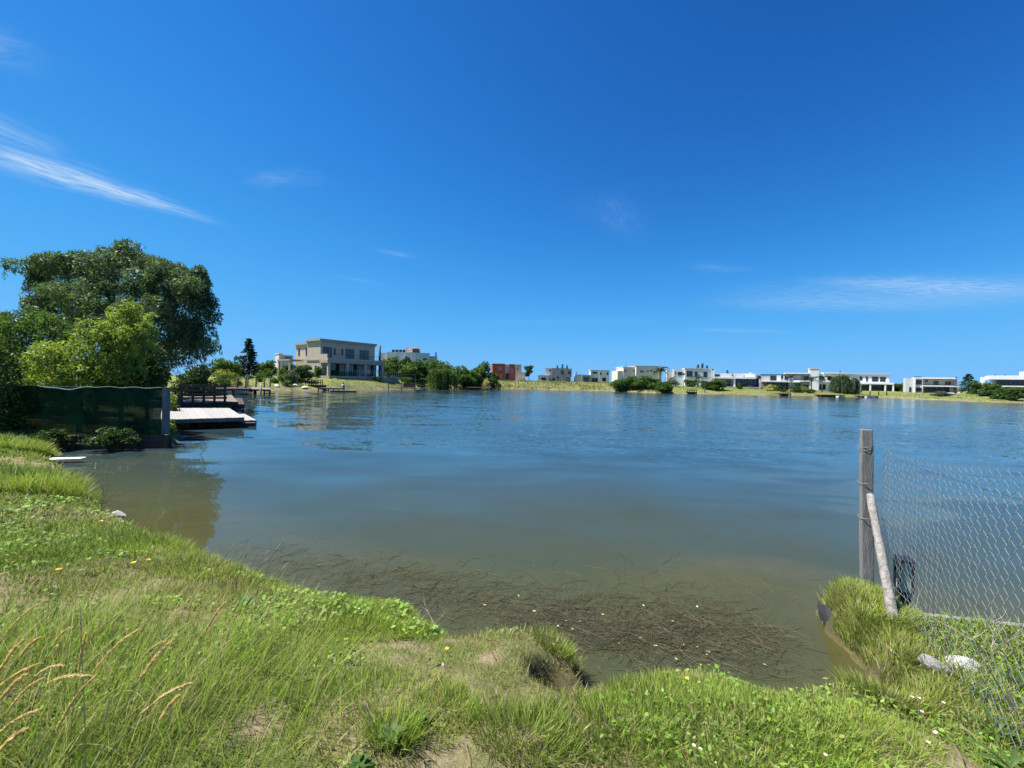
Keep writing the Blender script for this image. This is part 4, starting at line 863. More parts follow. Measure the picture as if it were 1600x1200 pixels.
for lab, px, pt, hw, D in [('low hedge clump under the steel terrace railing', 566, 588, 12, 80.5), ('hedge clump right of the steel terrace railing start', 588, 589, 13, 82.5), ('hedge clump left of the timber frame jetty', 610, 589, 12, 86), ('hedge clump behind the timber frame jetty', 632, 589, 12, 90)]:
    bush_px('hedge_clump', lab, 'hedge', px, pt, hw, D, 'hedge', 1700, .24, .14, 6, k=.6, group=GB)
for lab, px, pt, hw, D, lm in [('dark tree in front of the white house left half', 614, 557, 17, 96, 'green'), ('dark pointed tree in front of the white house', 627, 553, 13, 99, 'dark'), ('dark tree in front of the shaded blue house face', 655, 559, 18, 98, 'green'), ('dark tree left of the weeping willow on the far shore', 641, 566, 15, 94, 'green'), ('tree behind the weeping willow on the far shore', 690, 559, 22, 104, 'green'), ('tree right of the weeping willow on the far shore', 722, 566, 19, 100, 'green'), ('tall dark tree left of the red house', 754, 561, 14, 102, 'green'), ('low dark tree before the red house corner', 768, 575, 13, 100, 'dark'), ('dark tree beside the pale blossom bush', 738, 572, 13, 99, 'green')]:
    bush_px('shore_tree', lab, 'tree', px, pt, hw * 1.45, D, lm, 5400, .45, .26, 11, group=GT)
bush_px('weeping_willow', 'pale weeping willow with hanging strands by the far water edge', 'tree', 692, 566, 24, 93, 'willow_pale', 3800, .5, .13, 9, low=.3, strands=420, sl=5.0, droop=1.0)
bush_px('blossom_bush', 'pale yellow blossoming bush before the dark trees left of the red house', 'bush', 761, 583, 10, 97, 'flower', 700, .25, .16, 6)
bush_px('lone_tree', 'single airy tree standing right of the red house', 'tree', 827, 569, 10, 126, 'dark', 1900, .5, .26, 8, low=.22, shell=.6)
for i, (px, pt, hw) in enumerate([(871, 570, 4), (879, 568.6, 4.5), (886, 570.5, 4)]):
    conifer_px(['left pointed tree top above the dark grey house roof', 'middle pointed tree top above the dark grey house roof', 'right pointed tree top above the dark grey house roof'][i], px, pt, hw, 150, 1400, group=GT)
for i, (px, pt, hw) in enumerate([(1091, 569, 4), (1098, 567.4, 5), (1105, 570.5, 3.6)]):
    conifer_px(['left pointed tree top above the white three window house', 'middle pointed tree top above the white three window house', 'right pointed tree top above the white three window house'][i], px, pt, hw, 140, 1400, group=GT)
conifer_px('dark tree tip above the canopy house roof', 1136.5, 578, 5, 132, 1400, group=GT)
for i, (px, pt, hw, D) in enumerate([(968, 586, 14, 104), (988, 585, 15, 103), (1006, 586, 15, 101), (1024, 589, 15, 99), (1038, 594, 13, 95)]):
    bush_px('hedge_bush', ['leftmost bush of the long clipped hedge on the meadow bank', 'second bush from the left in the long meadow hedge', 'middle bush of the long meadow hedge', 'second bush from the right in the long meadow hedge', 'rightmost bush of the long meadow hedge reaching the water'][i], 'hedge', px, pt, hw, D, 'hedge', 4200, .34, .22, 9, k=.62, group='bushes of the long hedge')
bush_px('twiggy_bush', 'grey twiggy bush right of the long hedge', 'bush', 1052, 586, 12, 104, 'grey', 1500, .36, .12, 8, shell=.7)
bush_px('dark_bush', 'dark green bush below the white three window house', 'bush', 1082, 591, 14, 106, 'hedge', 2000, .32, .2, 7, k=.55)
bush_px('round_bush', 'big round green bush left of the canopy house', 'bush', 1118, 591, 15, 99, 'hedge', 4600, .32, .2, 9, k=.58)
bush_px('round_bush', 'smaller bush overlapping the round bush left of the canopy house', 'bush', 1104, 595, 11, 100, 'dark', 2600, .32, .2, 7, k=.58)
palm_px('broad palm tree standing behind the right end of the long hedge', 1031.5, 579, 108, 2.9, 15, .2)
palm_px('small palm in the garden right of the lamp post', 1091, 590, 103, 2.0, 11, .12)
palm_px('slim palm in front of the grey balcony villa', 1236, 589, 103, 1.7, 11, .11)
palm_px('short palm left of the white tower', 1268, 592.5, 101, 1.9, 11, .12)
palm_px('short palm right of the white tower', 1285, 592, 102, 1.8, 11, .12)
for lab, px, pt, hw, D, lm in [('yellow leaved shrub in front of the balcony villa', 1207, 597, 9, 103, 'yellow'), ('dark shrub in front of the balcony villa', 1219, 602, 10, 101, 'dark'), ('pale flowering shrub left of the slim palm', 1200, 602, 7, 101, 'flower'), ('dark shrub right of the slim palm', 1246, 603, 10, 100, 'dark'), ('yellowish shrub left of the white tower base', 1257, 602, 7, 101, 'yellow'), ('round shrub at the foot of the tower house', 1265, 606, 8, 98, 'green'), ('small tree in front of the canopy house veranda', 1156, 598, 5, 104, 'green')]:
    bush_px('garden_shrub', lab, 'shrub', px, pt, hw, D, lm, 1200, .28, .17, 6, group=GB)
for lab, px, pt, hw, D in [('left half of the twin weeping willows before the tower house', 1313, 586, 14, 98), ('right darker willow of the twin weeping willows', 1331, 588.5, 11, 96)]:
    bush_px('weeping_willow', lab, 'tree', px, pt, hw, D, 'willow', 2600, .5, .14, 8, low=.25, strands=320, sl=4.0, droop=1.0)
bush_px('background_tree', 'tree between the veranda house and the framed house', 'tree', 1404, 595, 10, 112, 'green', 2200, .42, .24, 8)
bush_px('background_tree', 'darker tree behind the gap left of the framed house', 'tree', 1412, 593, 7, 122, 'dark', 1500, .42, .24, 7)
bush_px('lawn_bush', 'wide grey green bush on the right lawn before the framed house', 'bush', 1471, 611, 12.5, 86, 'grey', 3000, .22, .13, 8, k=.58)
bush_px('background_tree', 'tree top behind the framed house roof', 'tree', 1482, 586.4, 7, 130, 'dark', 1500, .42, .24, 7)
conifer_px('broad conifer right of the framed house', 1514, 583.5, 18, 92, 6500)
for lab, px, pt, hw, D, lm in [('dense tree right of the broad conifer', 1534, 595, 14, 88, 'green'), ('wide tree in front of the long white house', 1552, 594, 16, 84, 'green'), ('dark bush by the water at the right edge', 1580, 607, 12, 73, 'dark'), ('tree before the long white house at the right edge', 1592, 601, 16, 77, 'green'), ('dark bush below the dense tree on the right shore', 1540, 609, 10, 80, 'dark'), ('low hedge sloping to the water on the right shore', 1562, 614, 10, 75, 'hedge')]:
    bush_px('shore_tree', lab, 'tree' if 'tree' in lab.split()[1] else 'bush', px, pt, hw, D, lm, 3000, .36, .2, 9, group=GT)

# ------------------------------------------------------------------ netting fence on the left bank
def wpt(v): return (v[0], v[1], v[2])
def netting_fence():
    A = Vector((-15.95, 12.40, 0)); B = Vector((-11.15, 12.72, 0)); e = (B - A).normalized(); L = (B - A).length; n = Vector((-e.y, e.x, 0))
    root = empty('netting_fence', (A.x, A.y, .25), math.atan2(e.y, e.x)); tag(root, 'dark green shade netting fence with grey end post on the left bank', 'fence')
    m = bpy.data.materials.new('shade_netting'); m.use_nodes = True; t = NT(m.node_tree); t.n.clear()
    out = t.node('ShaderNodeOutputMaterial'); tc = t.node('ShaderNodeTexCoord'); nz = t.noise(t.vm('MULTIPLY', tc.outputs['Object'], (1, 1, 6)), 2.5, 5, .6)
    df = t.node('ShaderNodeBsdfDiffuse'); t.l.new(t.mix(nz.outputs[0], (.003, .013, .009, 1), (.009, .032, .020, 1)), df.inputs[0])
    tl = t.node('ShaderNodeBsdfTranslucent'); tl.inputs[0].default_value = (.012, .06, .035, 1); tp = t.node('ShaderNodeBsdfTransparent')
    m1 = t.node('ShaderNodeMixShader'); m1.inputs[0].default_value = .22; t.l.new(df.outputs[0], m1.inputs[1]); t.l.new(tl.outputs[0], m1.inputs[2])
    m2 = t.node('ShaderNodeMixShader'); t.put(m2.inputs[0], t.mapr(nz.outputs[0], .3, .7, .01, .05)); t.l.new(m1.outputs[0], m2.inputs[1]); t.l.new(tp.outputs[0], m2.inputs[2]); t.l.new(m2.outputs[0], out.inputs[0])
    nx_, nz_ = 90, 16; V = []; F = []
    def top(u): return 1.60 - .09 * math.sin(math.pi * min(max((u - .22) / .36, 0), 1)) ** 2 + .015 * math.sin(u * 40)
    for i in range(nx_ + 1):
        for k in range(nz_ + 1):
            u = i / nx_; w_ = k / nz_; z = -.25 + (top(u) + .25) * w_
            V.append((u * L, .05 * math.sin(u * 23 + w_ * 3) * (.3 + .7 * (1 - abs(2 * w_ - 1))) + .025 * math.sin(w_ * 14 + u * 60) - .06, z))
    for i in range(nx_):
        for k in range(nz_): a = i * (nz_ + 1) + k; F.append((a, a + nz_ + 1, a + nz_ + 2, a + 1))
    mb = MB(); mb.v = V; mb.f = F; mb.build('netting', m, root, True)
    hem = MB(); hem.tube([(i / nx_ * L, .05 * math.sin(i / nx_ * 23 + 3) * .3 - .07, top(i / nx_) + .004) for i in range(nx_ + 1)], [.012 + .010 * max(0, math.sin(math.pi * min(max((i / nx_ - .22) / .36, 0), 1))) for i in range(nx_ + 1)], 5); hem.build('hem', mat('net_hem', (.12, .22, .19), .7, .3, 4), root, True)
    MB().tube([(0, 0, 1.62), (L * .5, 0, 1.595), (L, 0, 1.60)], .006, 4).build('top_wire', mat('galvanised_wire', (.5, .5, .5), .4, .1, 4, metal=.8), root)
    for u in (.02, .46, .72): MB().box(u * L - .05, u * L + .05, .02, .12, -.6, 1.5, j=.008).build('post', WOODD, root)
    MB().box(L + .0, L + .15, -.09, .06, -.6, 1.62, j=.012).build('end_post', mat('grey_post', (.16, .155, .15), .9, .25, 5, .6, stretch=(6, 6, 1)), root)
    return root
netting_fence()
def retaining_wall():
    A = Vector((-13.3, 11.72, 0)); B = Vector((-10.62, 12.40, 0)); e = (B - A).normalized(); L = (B - A).length
    root = empty('retaining_wall', (A.x, A.y, -.3), math.atan2(e.y, e.x)); tag(root, 'low dark timber retaining wall below the netting fence', 'wall')
    for k in range(3): MB().box(-.02 * k, L, 0, .07, .02 + k * .23, .24 + k * .23, j=.012).build('plank', WOODD, root)
    for k in range(4): MB().box(L * (.1 + k * .28), L * (.1 + k * .28) + .1, -.08, -.003, -.3, .72, j=.01).build('stake', WOODD, root)
retaining_wall()
def bank_plants():
    for lab, px, py, z, r, H, lm, n in [('leafy weed at the foot of the fence end post', 255, 676, .35, .42, .6, 'green', 1100), ('creeping weed on the retaining wall left of the end post', 225, 676, .35, .38, .45, 'dark', 800), ('dry trailing weed hanging over the retaining wall', 178, 690, .25, .5, .5, 'dark', 900), ('dark creeping growth between netting and wall in the middle', 150, 684, .42, .55, .30, 'dark', 700), ('dark creeping growth between netting and wall at the left', 85, 682, .42, .6, .45, 'dark', 1000), ('dark creeping growth between netting and wall near the end post', 205, 682, .42, .35, .25, 'dark', 400), ('light green weed at the corner of the retaining wall', 266, 680, .3, .25, .5, 'bright', 450)]:
        g = gp(px, py, z); zg = max(tz(g.x, g.y), .2); lob = sublobes([(np.array([0, 0, H * .4]), np.array([r, r * .6, H * .55]))], 6, .5)
        plant('bank_weed', lab, 'weed', (g.x, g.y, zg), lob, n, .10, .045, LM[lm], 0, group='weeds on the left bank', shell=.6)
bank_plants()

# ------------------------------------------------------------------ docks on the left
def quad_dock(name, label, c, zt_, th, npl, m, cat='dock', posts=(), along=0, skirt=None):
    """deck over a four-cornered plan c (front-left, front-right, back-right, back-left), planks from front to back or across"""
    root = empty(name, (c[0][0], c[0][1], 0)); tag(root, label, cat); o = Vector((c[0][0], c[0][1], 0)); P = [Vector((p[0], p[1], 0)) - o for p in c]
    for i in range(npl):
        g = .06 / npl
        a0, a1 = (i + g * npl * .5) / npl, (i + 1 - g * npl * .5) / npl
        if along == 0: q = [P[0].lerp(P[1], a0), P[0].lerp(P[1], a1), P[3].lerp(P[2], a1), P[3].lerp(P[2], a0)]
        else: q = [P[0].lerp(P[3], a0), P[1].lerp(P[2], a0), P[1].lerp(P[2], a1), P[0].lerp(P[3], a1)]
        dz = random.uniform(-.006, .006); MB().prism([(v.x, v.y) for v in q], zt_ - .035 + dz, zt_ + dz).build('plank', m, root)
    fr = MB()
    for a, b in ((0, 1), (1, 2), (2, 3), (3, 0)):
        d = (P[b] - P[a]).normalized(); nn = Vector((-d.y, d.x, 0)) * .05; q = [P[a] + d * .02, P[b] - d * .02, P[b] - d * .02 + nn, P[a] + d * .02 + nn]; fr.prism([(v.x, v.y) for v in q], zt_ - th, zt_ - .045)
    fr.build('frame', WOODD if m is not WOODP else WOOD, root)
    for u, v, r in posts:
        q = P[0].lerp(P[1], u).lerp(P[3].lerp(P[2], u), v); MB().tube([(q.x, q.y, -1.5), (q.x, q.y, zt_ - .05)], r, 7).build('pile', WOODD, root, True)
    return root, P
def docks():
    z = .46
    c = [gp(238, 656, z), gp(382, 652, z), gp(358, 637.5, z), gp(240, 637.5, z)]
    quad_dock('pale_dock', 'pale wooden dock with low step beside the netting fence', c, z, .17, 34, WOODP, posts=((.22, .1, .09), (.5, .1, .09), (.78, .1, .09), (.97, .1, .09), (.9, .9, .09), (.5, .9, .09)))
    zl = .24; c2 = [gp(372, 657, zl), gp(401, 656.5, zl), gp(382, 646.5, zl), gp(368, 647, zl)]
    root, P = quad_dock('dock_step', 'low pale float step at the outer end of the pale dock', c2, zl, .20, 7, WOODP)
    c3 = [gp(296, 668, 0), gp(400, 666, 0), gp(388, 658.5, 0), gp(300, 660, 0)]; o = c3[0]
    fl = empty('float_platform', (o.x, o.y, 0)); tag(fl, 'dark floating platform under the pale dock', 'platform')
    MB().prism([(v.x - o.x, v.y - o.y) for v in c3], -.12, .155).build('hull', WOODD, fl)
    for k in range(3):
        a, b = (c3[0] - o).lerp(c3[1] - o, .1 + k * .35), (c3[3] - o).lerp(c3[2] - o, .1 + k * .35); MB().tube([(a.x, a.y, .17), (b.x, b.y, .17)], .05, 6).build('beam', WOOD, fl)
    # second dock with bench railing
    z = .50; c = [gp(282, 629, z), gp(372, 628, z), gp(362, 617, z), gp(285, 617, z)]
    root, P = quad_dock('railing_dock', 'dark brown dock with slatted bench railing behind the pale dock', c, z, .3, 22, WOOD, along=1, posts=((.05, .02, .1), (.3, .02, .1), (.6, .02, .1), (.95, .02, .1), (.95, .95, .1)))
    for k in range(5):
        q = P[0].lerp(P[1], .02 + k * .185); MB().box(q.x - .05, q.x + .05, q.y - .06, q.y + .04, z - .3, z + 1.12).build('rail_post', WOODD, root)
    a, b = P[0], P[0].lerp(P[1], .80); d = (b - a).normalized(); ang = math.atan2(d.y, d.x); Lr = (b - a).length
    me = MB().box(0, Lr, -.10, -.062, 0, .13).mesh('slat', WOODR)
    for k in range(4):
        link('slat', me, root, (a.x, a.y, z + .22 + k * .25), (0, 0, ang))
    MB().box(0, Lr, .0, .42, 0, .05).build('bench_seat', WOODR, root, loc=(a.x, a.y + .06, z + .45), rot=(0, 0, ang))
    MB().box(-.1, Lr + .2, -.14, .02, 0, .06).build('top_rail', WOODR, root, loc=(a.x, a.y, z + 1.125), rot=(0, 0, ang))
    zl = .28; c = [gp(362, 632, zl), gp(382, 631.5, zl), gp(378, 622, zl), gp(366, 622, zl)]
    quad_dock('dock_landing', 'low dark landing stage at the end of the brown railing dock', c, zl, .3, 6, WOODD, posts=((.9, .1, .08), (.1, .1, .08)))
    w0 = gp(258, 632, 0); w1 = gp(284, 632, 0); r = empty('timber_bulkhead', (w0.x, w0.y, 0)); tag(r, 'dark timber bulkhead at the bank left of the brown railing dock', 'wall')
    for k in range(3): MB().box(-1.5, (w1 - w0).x + .3, 0, .08, -.2 + k * .27, .06 + k * .27, j=.01).build('plank', WOODD, r)
    # bridge deck and walkway behind
    z = .75; c = [gp(335, 607, z), gp(392, 607.5, z), gp(392, 603, z), gp(335, 603, z)]
    root, P = quad_dock('walkway', 'dark raised walkway leading to the far pier', c, z, .2, 9, WOODD, along=1, posts=((.1, .1, .1), (.5, .1, .1), (.9, .1, .1)))
    # pier with tall posts
    z = .62; c = [gp(372, 607.5, z), gp(423, 608.5, z), gp(423, 605.4, z), gp(372, 605, z)]
    root, P = quad_dock('post_pier', 'narrow grey pier with tall timber posts in the left garden', c, z, .22, 24, WOOD, posts=((.05, .5, .12), (.5, .5, .12), (.97, .5, .12)))
    for u, v, hh, mm in ((0, 0, 1.5, WOODD), (.26, 0, 1.6, WOODD), (.27, 1, 1.5, WOODD), (.52, 1, 1.4, WOODD), (.78, 1, 1.3, WOODD), (.96, 1, 1.6, WOODD), (.72, 0, .75, mat('pale_post', (.45, .43, .40), .9, .2, 4))):
        q = P[0].lerp(P[1], u).lerp(P[3].lerp(P[2], u), v); MB().tube([(q.x, q.y - .15 + .3 * v, -1.2), (q.x, q.y - .15 + .3 * v, z + hh)], .10, 7).build('post', mm, root, True)
    q0, q1 = P[1], P[1] + Vector((.7, -.5, 0))
    for k in range(3): MB().box(q1.x - 1.3, q1.x - .1, q1.y + .2 + k * .1, q1.y + .6 + k * .1, -.12 + k * .2, -.06 + k * .2).build('stair_tread', WOODD, root)
    # small motor boat beached by the docks
    g = gp(374, 616, 0); b = empty('motor_boat', (g.x, g.y, 0), math.atan2(-.62, .78)); tag(b, 'grey and white open boat moored between the docks', 'boat')
    prof = []; L, Bm = 4.6, .85
    V = []; F = []; ns = 12
    for i in range(ns + 1):
        t_ = i / ns; w_ = Bm * (1 - max(0, (t_ - .45) / .55) ** 2.2) * (.9 + .1 * min(1, t_ * 4)); sh = .42 + .18 * t_ * t_; kz = -.12 + .30 * max(0, (t_ - .6) / .4) ** 2
        V += [(-L / 2 + L * t_, -w_, sh), (-L / 2 + L * t_, -w_ * .82, kz + .1), (-L / 2 + L * t_, 0, kz), (-L / 2 + L * t_, w_ * .82, kz + .1), (-L / 2 + L * t_, w_, sh), (-L / 2 + L * t_, w_ * .86, sh + .01), (-L / 2 + L * t_, w_ * .7, kz + .2), (-L / 2 + L * t_, -w_ * .7, kz + .2), (-L / 2 + L * t_, -w_ * .86, sh + .01)]
    for i in range(ns):
        for k in range(9): a = i * 9 + k; a2 = i * 9 + (k + 1) % 9; F.append((a, a2, a2 + 9, a + 9))
    F.append(tuple(reversed(range(9))))
    mb = MB(); mb.v = V; mb.f = F; mb.build('hull', mat('boat_gelcoat', (.55, .58, .62), .35, .08, 2, spec=.5), b)
    for x_ in (-1.2, .1): MB().box(x_, x_ + .32, -.66, .66, .26, .31).build('thwart', W_WHITE, b)
    MB().box(.9, 1.9, -.5, .5, .52, .56).build('foredeck', W_WHITE, b)
docks()

# ------------------------------------------------------------------ small far shore docks, posts, rocks
def small_dock(label, x0, x1, py, D, zt_, depth, m=WOODD, posts=2, railh=0, rails=0, cat='dock', name='small_dock', npl=8):
    a = at(x0, py, D); b = at(x1, py, D); root = empty(name, (a.x, a.y, 0)); tag(root, label, cat); L = b.x - a.x
    for i in range(npl): MB().box(L * i / npl + .01, L * (i + 1) / npl - .01, 0, depth, zt_ - .06, zt_).build('plank', m, root)
    MB().box(0, L, -.06, -.003, zt_ - .25, zt_ - .01).build('fascia', m, root)
    for i in range(posts + 1): u = L * i / posts; MB().box(u - .07, u + .07, .05, .19, -1.2, zt_ - .063).build('pile', m, root)
    if railh:
        for i in range(rails + 1): u = L * i / rails; MB().box(u - .05, u + .05, .2, .3, zt_ + .003, zt_ + railh).build('rail_post', m, root)
        for k in (.5, 1.0): MB().box(0, L, .14, .197, zt_ + railh * k - .1, zt_ + railh * k).build('rail', m, root)
    return root
small_dock('low dark jetty below the beige house lawn', 497, 537, 603, 66, .55, 2.0, WOOD, 5)
small_dock('dark floating stage in front of the beige house jetty', 516, 556, 608, 63.5, .20, 1.6, WOODD, 4, name='floating_stage')
small_dock('brown railed deck on the shore below the big dark bush', 482, 503, 600, 67.5, .95, 1.8, WOODD, 3, .9, 6)
def frame_jetty():
    D = 77.5; a = at(607, 600, D); root = empty('frame_jetty', (a.x, a.y, 0)); tag(root, 'jetty with tall timber goal frames left of the pale weeping willow', 'jetty')
    X = lambda px: at(px, 600, D).x - a.x
    for i in range(12): x0 = X(607) + (X(668) - X(607)) * i / 12; MB().box(x0 + .01, x0 + (X(668) - X(607)) / 12 - .01, 0, 1.8, .42, .5).build('plank', WOODD, root)
    for px, top in ((607, 590.5), (628, 585.6), (648.5, 586)): zz = zt(px, top, D); MB().box(X(px) - .07, X(px) + .07, -.09, .05, -1, zz).build('post', WOOD, root)
    MB().box(X(607), X(628) - .075, -.06, .02, zt(617, 591.4, D) - .1, zt(617, 591.4, D)).build('beam', WOOD, root); MB().box(X(628) - .1, X(649), -.065, .025, zt(640, 585.8, D), zt(640, 585.8, D) + .14).build('beam', WOOD, root)
    MB().box(X(628.8), X(648), .6, .7, .6, 1.45).build('back_panel', WOODD, root)
    for k in range(3): MB().box(X(628.8), X(648), .5, .58, .75 + k * .27, .9 + k * .27).build('slat', WOODR, root)
    MB().box(X(628), X(649), -.12, .45, .53, .60).build('bench', WOODP, root)
frame_jetty()
small_dock('brown deck at the water below the pale blossom bush', 728, 768, 604.6, 93, .62, 2.2, WOODR, 6)
small_dock('dark jetty with railing right of the long hedge', 1075, 1089, 609, 94.5, .5, 2.5, WOODD, 3, .7, 4)
small_dock('dark jetty with railing before the balcony villa', 1221, 1236, 611, 93, .55, 2.5, WOODD, 3, .9, 4)
small_dock('long red brown deck before the twin weeping willows', 1283, 1320, 614.5, 92, .5, 2.5, WOODR, 6)
small_dock('red brown deck before the veranda house', 1346, 1372, 617, 90.6, .42, 2.2, WOODR, 5)
small_dock('dark low deck on the canopy house shore', 1152, 1182, 615.5, 94.6, .34, 1.6, WOODR, 4)
def post_px(name, label, px, ptop, D, r, m, cat='post', lamp=False):
    p = at(px, ptop, D); zg = tz(p.x, p.y); root = empty(name, (p.x, p.y, zg)); tag(root, label, cat)
    MB().tube([(0, 0, -.4), (0, 0, p.z - zg)], [r, r * .8], 7).build('pole', m, root, True)
    if lamp: MB().box(-.25, .25, -.25, .25, p.z - zg + .003, p.z - zg + .38).build('lamp_head', W_DARK, root)
post_px('lamp_post', 'pale lamp post with dark head right of the twiggy bush', 1068, 585.5, 100, .09, mat('pale_pole', (.55, .53, .5), .7, .1, 3), 'lamp post', True)
for lab, px, pt in (('dark mooring post left before the veranda house', 1359.5, 610), ('dark mooring post in the middle before the veranda house', 1373, 611), ('dark mooring post right before the veranda house', 1385.5, 611.4)):
    post_px('mooring_post', lab, px, pt, 92.5, .12, W_DARK)
post_px('mooring_post', 'dark thin post right of the railing jetty by the long hedge', 1101.5, 606, 95.5, .09, W_DARK)
def rock_mesh(seed, sub=2, rough=.28):
    bm = bmesh.new(); bmesh.ops.create_icosphere(bm, subdivisions=sub, radius=1); r_ = random.Random(seed); k = [Vector((r_.uniform(-1, 1), r_.uniform(-1, 1), r_.uniform(-1, 1))).normalized() for _ in range(12)]; of = [r_.uniform(.42, .8) for _ in k]
    for v in bm.verts:
        for n_, o_ in zip(k, of):
            d = v.co.dot(n_)
            if d > o_: v.co -= n_ * (d - o_) * .9
        v.co *= 1 + r_.uniform(-.04, .04) * rough * 3
    me = bpy.data.meshes.new('rock'); bm.to_mesh(me); bm.free(); return me
STONE = mat('pale_stone', (.46, .43, .38), .9, .28, 4, .9, bscale=14); STONEG = mat('grey_stone', (.30, .29, .28), .9, .3, 4, .9, bscale=14); STONEW = mat('white_stone', (.62, .60, .56), .9, .18, 4, .9, bscale=14)
def rock(label, px, py, z, sx, sy, sz, m, name='rock', rz=None, group=None, D=None):
    g = gp(px, py, z) if D is None else at(px, py, D); zg = tz(g.x, g.y); me = rock_mesh(int(px * 7 + py)); me.materials.append(m)
    o = link(name, me, None, (g.x, g.y, max(zg, -.02) + sz * .35), (random.uniform(-.15, .15), random.uniform(-.15, .15), random.uniform(0, 6) if rz is None else rz)); o.scale = (sx, sy, sz); tag(o, label, 'rock', group); return o
rock('pale brown rock at the water edge left of the weed', 183, 803, .05, .17, .12, .10, STONE, rz=.3)
rock('grey rough stone left one under the wire fence', 1458, 1038, .38, .125, .08, .065, STONEG, rz=-.55)
rock('whitish stone right one behind the wire fence', 1500, 1034, .38, .13, .085, .065, STONEW, rz=-.3)
rock('small white stone in the grass below the weed mat', 471, 973, .35, .026, .02, .022, STONEW)
rock('small pale stone on the worn bank edge', 658, 973, .22, .035, .026, .024, STONE)
rock('small white pebble on the worn turf in the middle', 691, 1043, .38, .02, .015, .013, STONEW)
for i, px in enumerate([952, 966, 977, 985, 993, 1001, 1010, 1017, 1024, 1031]):
    pw = np.interp(px, [900, 960, 1000, 1035], [610, 611.6, 613.3, 614.8]); g = gp(px, pw, 0); y_ = g.y + .5
    o = rock('pale shore stone along the foot of the meadow bank', px, pw, 0, random.uniform(.3, .6), random.uniform(.25, .4), random.uniform(.16, .3), STONE, 'shore_stone', None, 'shore stones below the meadow bank'); o.location.y += .35; o.location.z = .08
rock('grey concrete outfall rock at the right shore', 1484, 623.5, .1, .9, .7, .5, STONEG, 'outfall_rock')
for lab, px, py, D in (('white garden boulder by the left pier', 433, 600.5, 63.5), ('pale boulder left of the railed deck', 476, 599.8, 66), ('flat pale boulder below the big dark bush', 463, 600, 66)):
    rock(lab, px, py, 0, .65, .5, .3, STONEW, 'garden_boulder', None, None, D)
def slab():
    g = gp(104, 719, .06); o = MB().box(-.36, .36, -.09, .09, 0, .035, j=.012).build('white_board', mat('white_foam', (.78, .78, .77), .7, .06, 6), None, loc=(g.x, g.y, .075), rot=(.03, -.02, .22), bevel=.006)
    tag(o, 'white board lying on the muddy water edge below the netting', 'board')
slab()
def rowboat(label, px, py, D, L=3.2, rz=0.0):
    g = at(px, py, D); b = empty('rowing_boat', (g.x, g.y, 0), rz); tag(b, label, 'boat', 'white boats moored along the far shore'); b.scale = (.62, .62, .55); V = []; F = []; ns = 8
    for i in range(ns + 1):
        t_ = i / ns; w_ = .6 * (1 - max(0, (t_ - .4) / .6) ** 2); V += [(L * (t_ - .5), -w_, .5), (L * (t_ - .5), -w_ * .6, -.1), (L * (t_ - .5), w_ * .6, -.1), (L * (t_ - .5), w_, .5), (L * (t_ - .5), w_ * .8, .48), (L * (t_ - .5), -w_ * .8, .48)]
    for i in range(ns):
        for k in range(6): a = i * 6 + k; a2 = i * 6 + (k + 1) % 6; F.append((a, a2, a2 + 6, a + 6))
    F.append(tuple(reversed(range(6)))); mb = MB(); mb.v = V; mb.f = F; mb.build('hull', W_WHITE, b); MB().box(-.2, .1, -.45, .45, .485, .53).build('thwart', WOOD, b)
rowboat('white boat moored below the pale blossom bush', 760, 606, 95); rowboat('white boat at the long red brown deck', 1314, 618, 91, 3.4, .2); rowboat('white boat at the deck before the veranda house', 1361, 619.5, 89.5, 3.4, -.2); rowboat('white boat right of the timber goal frames', 657, 606.4, 79, 2.8)

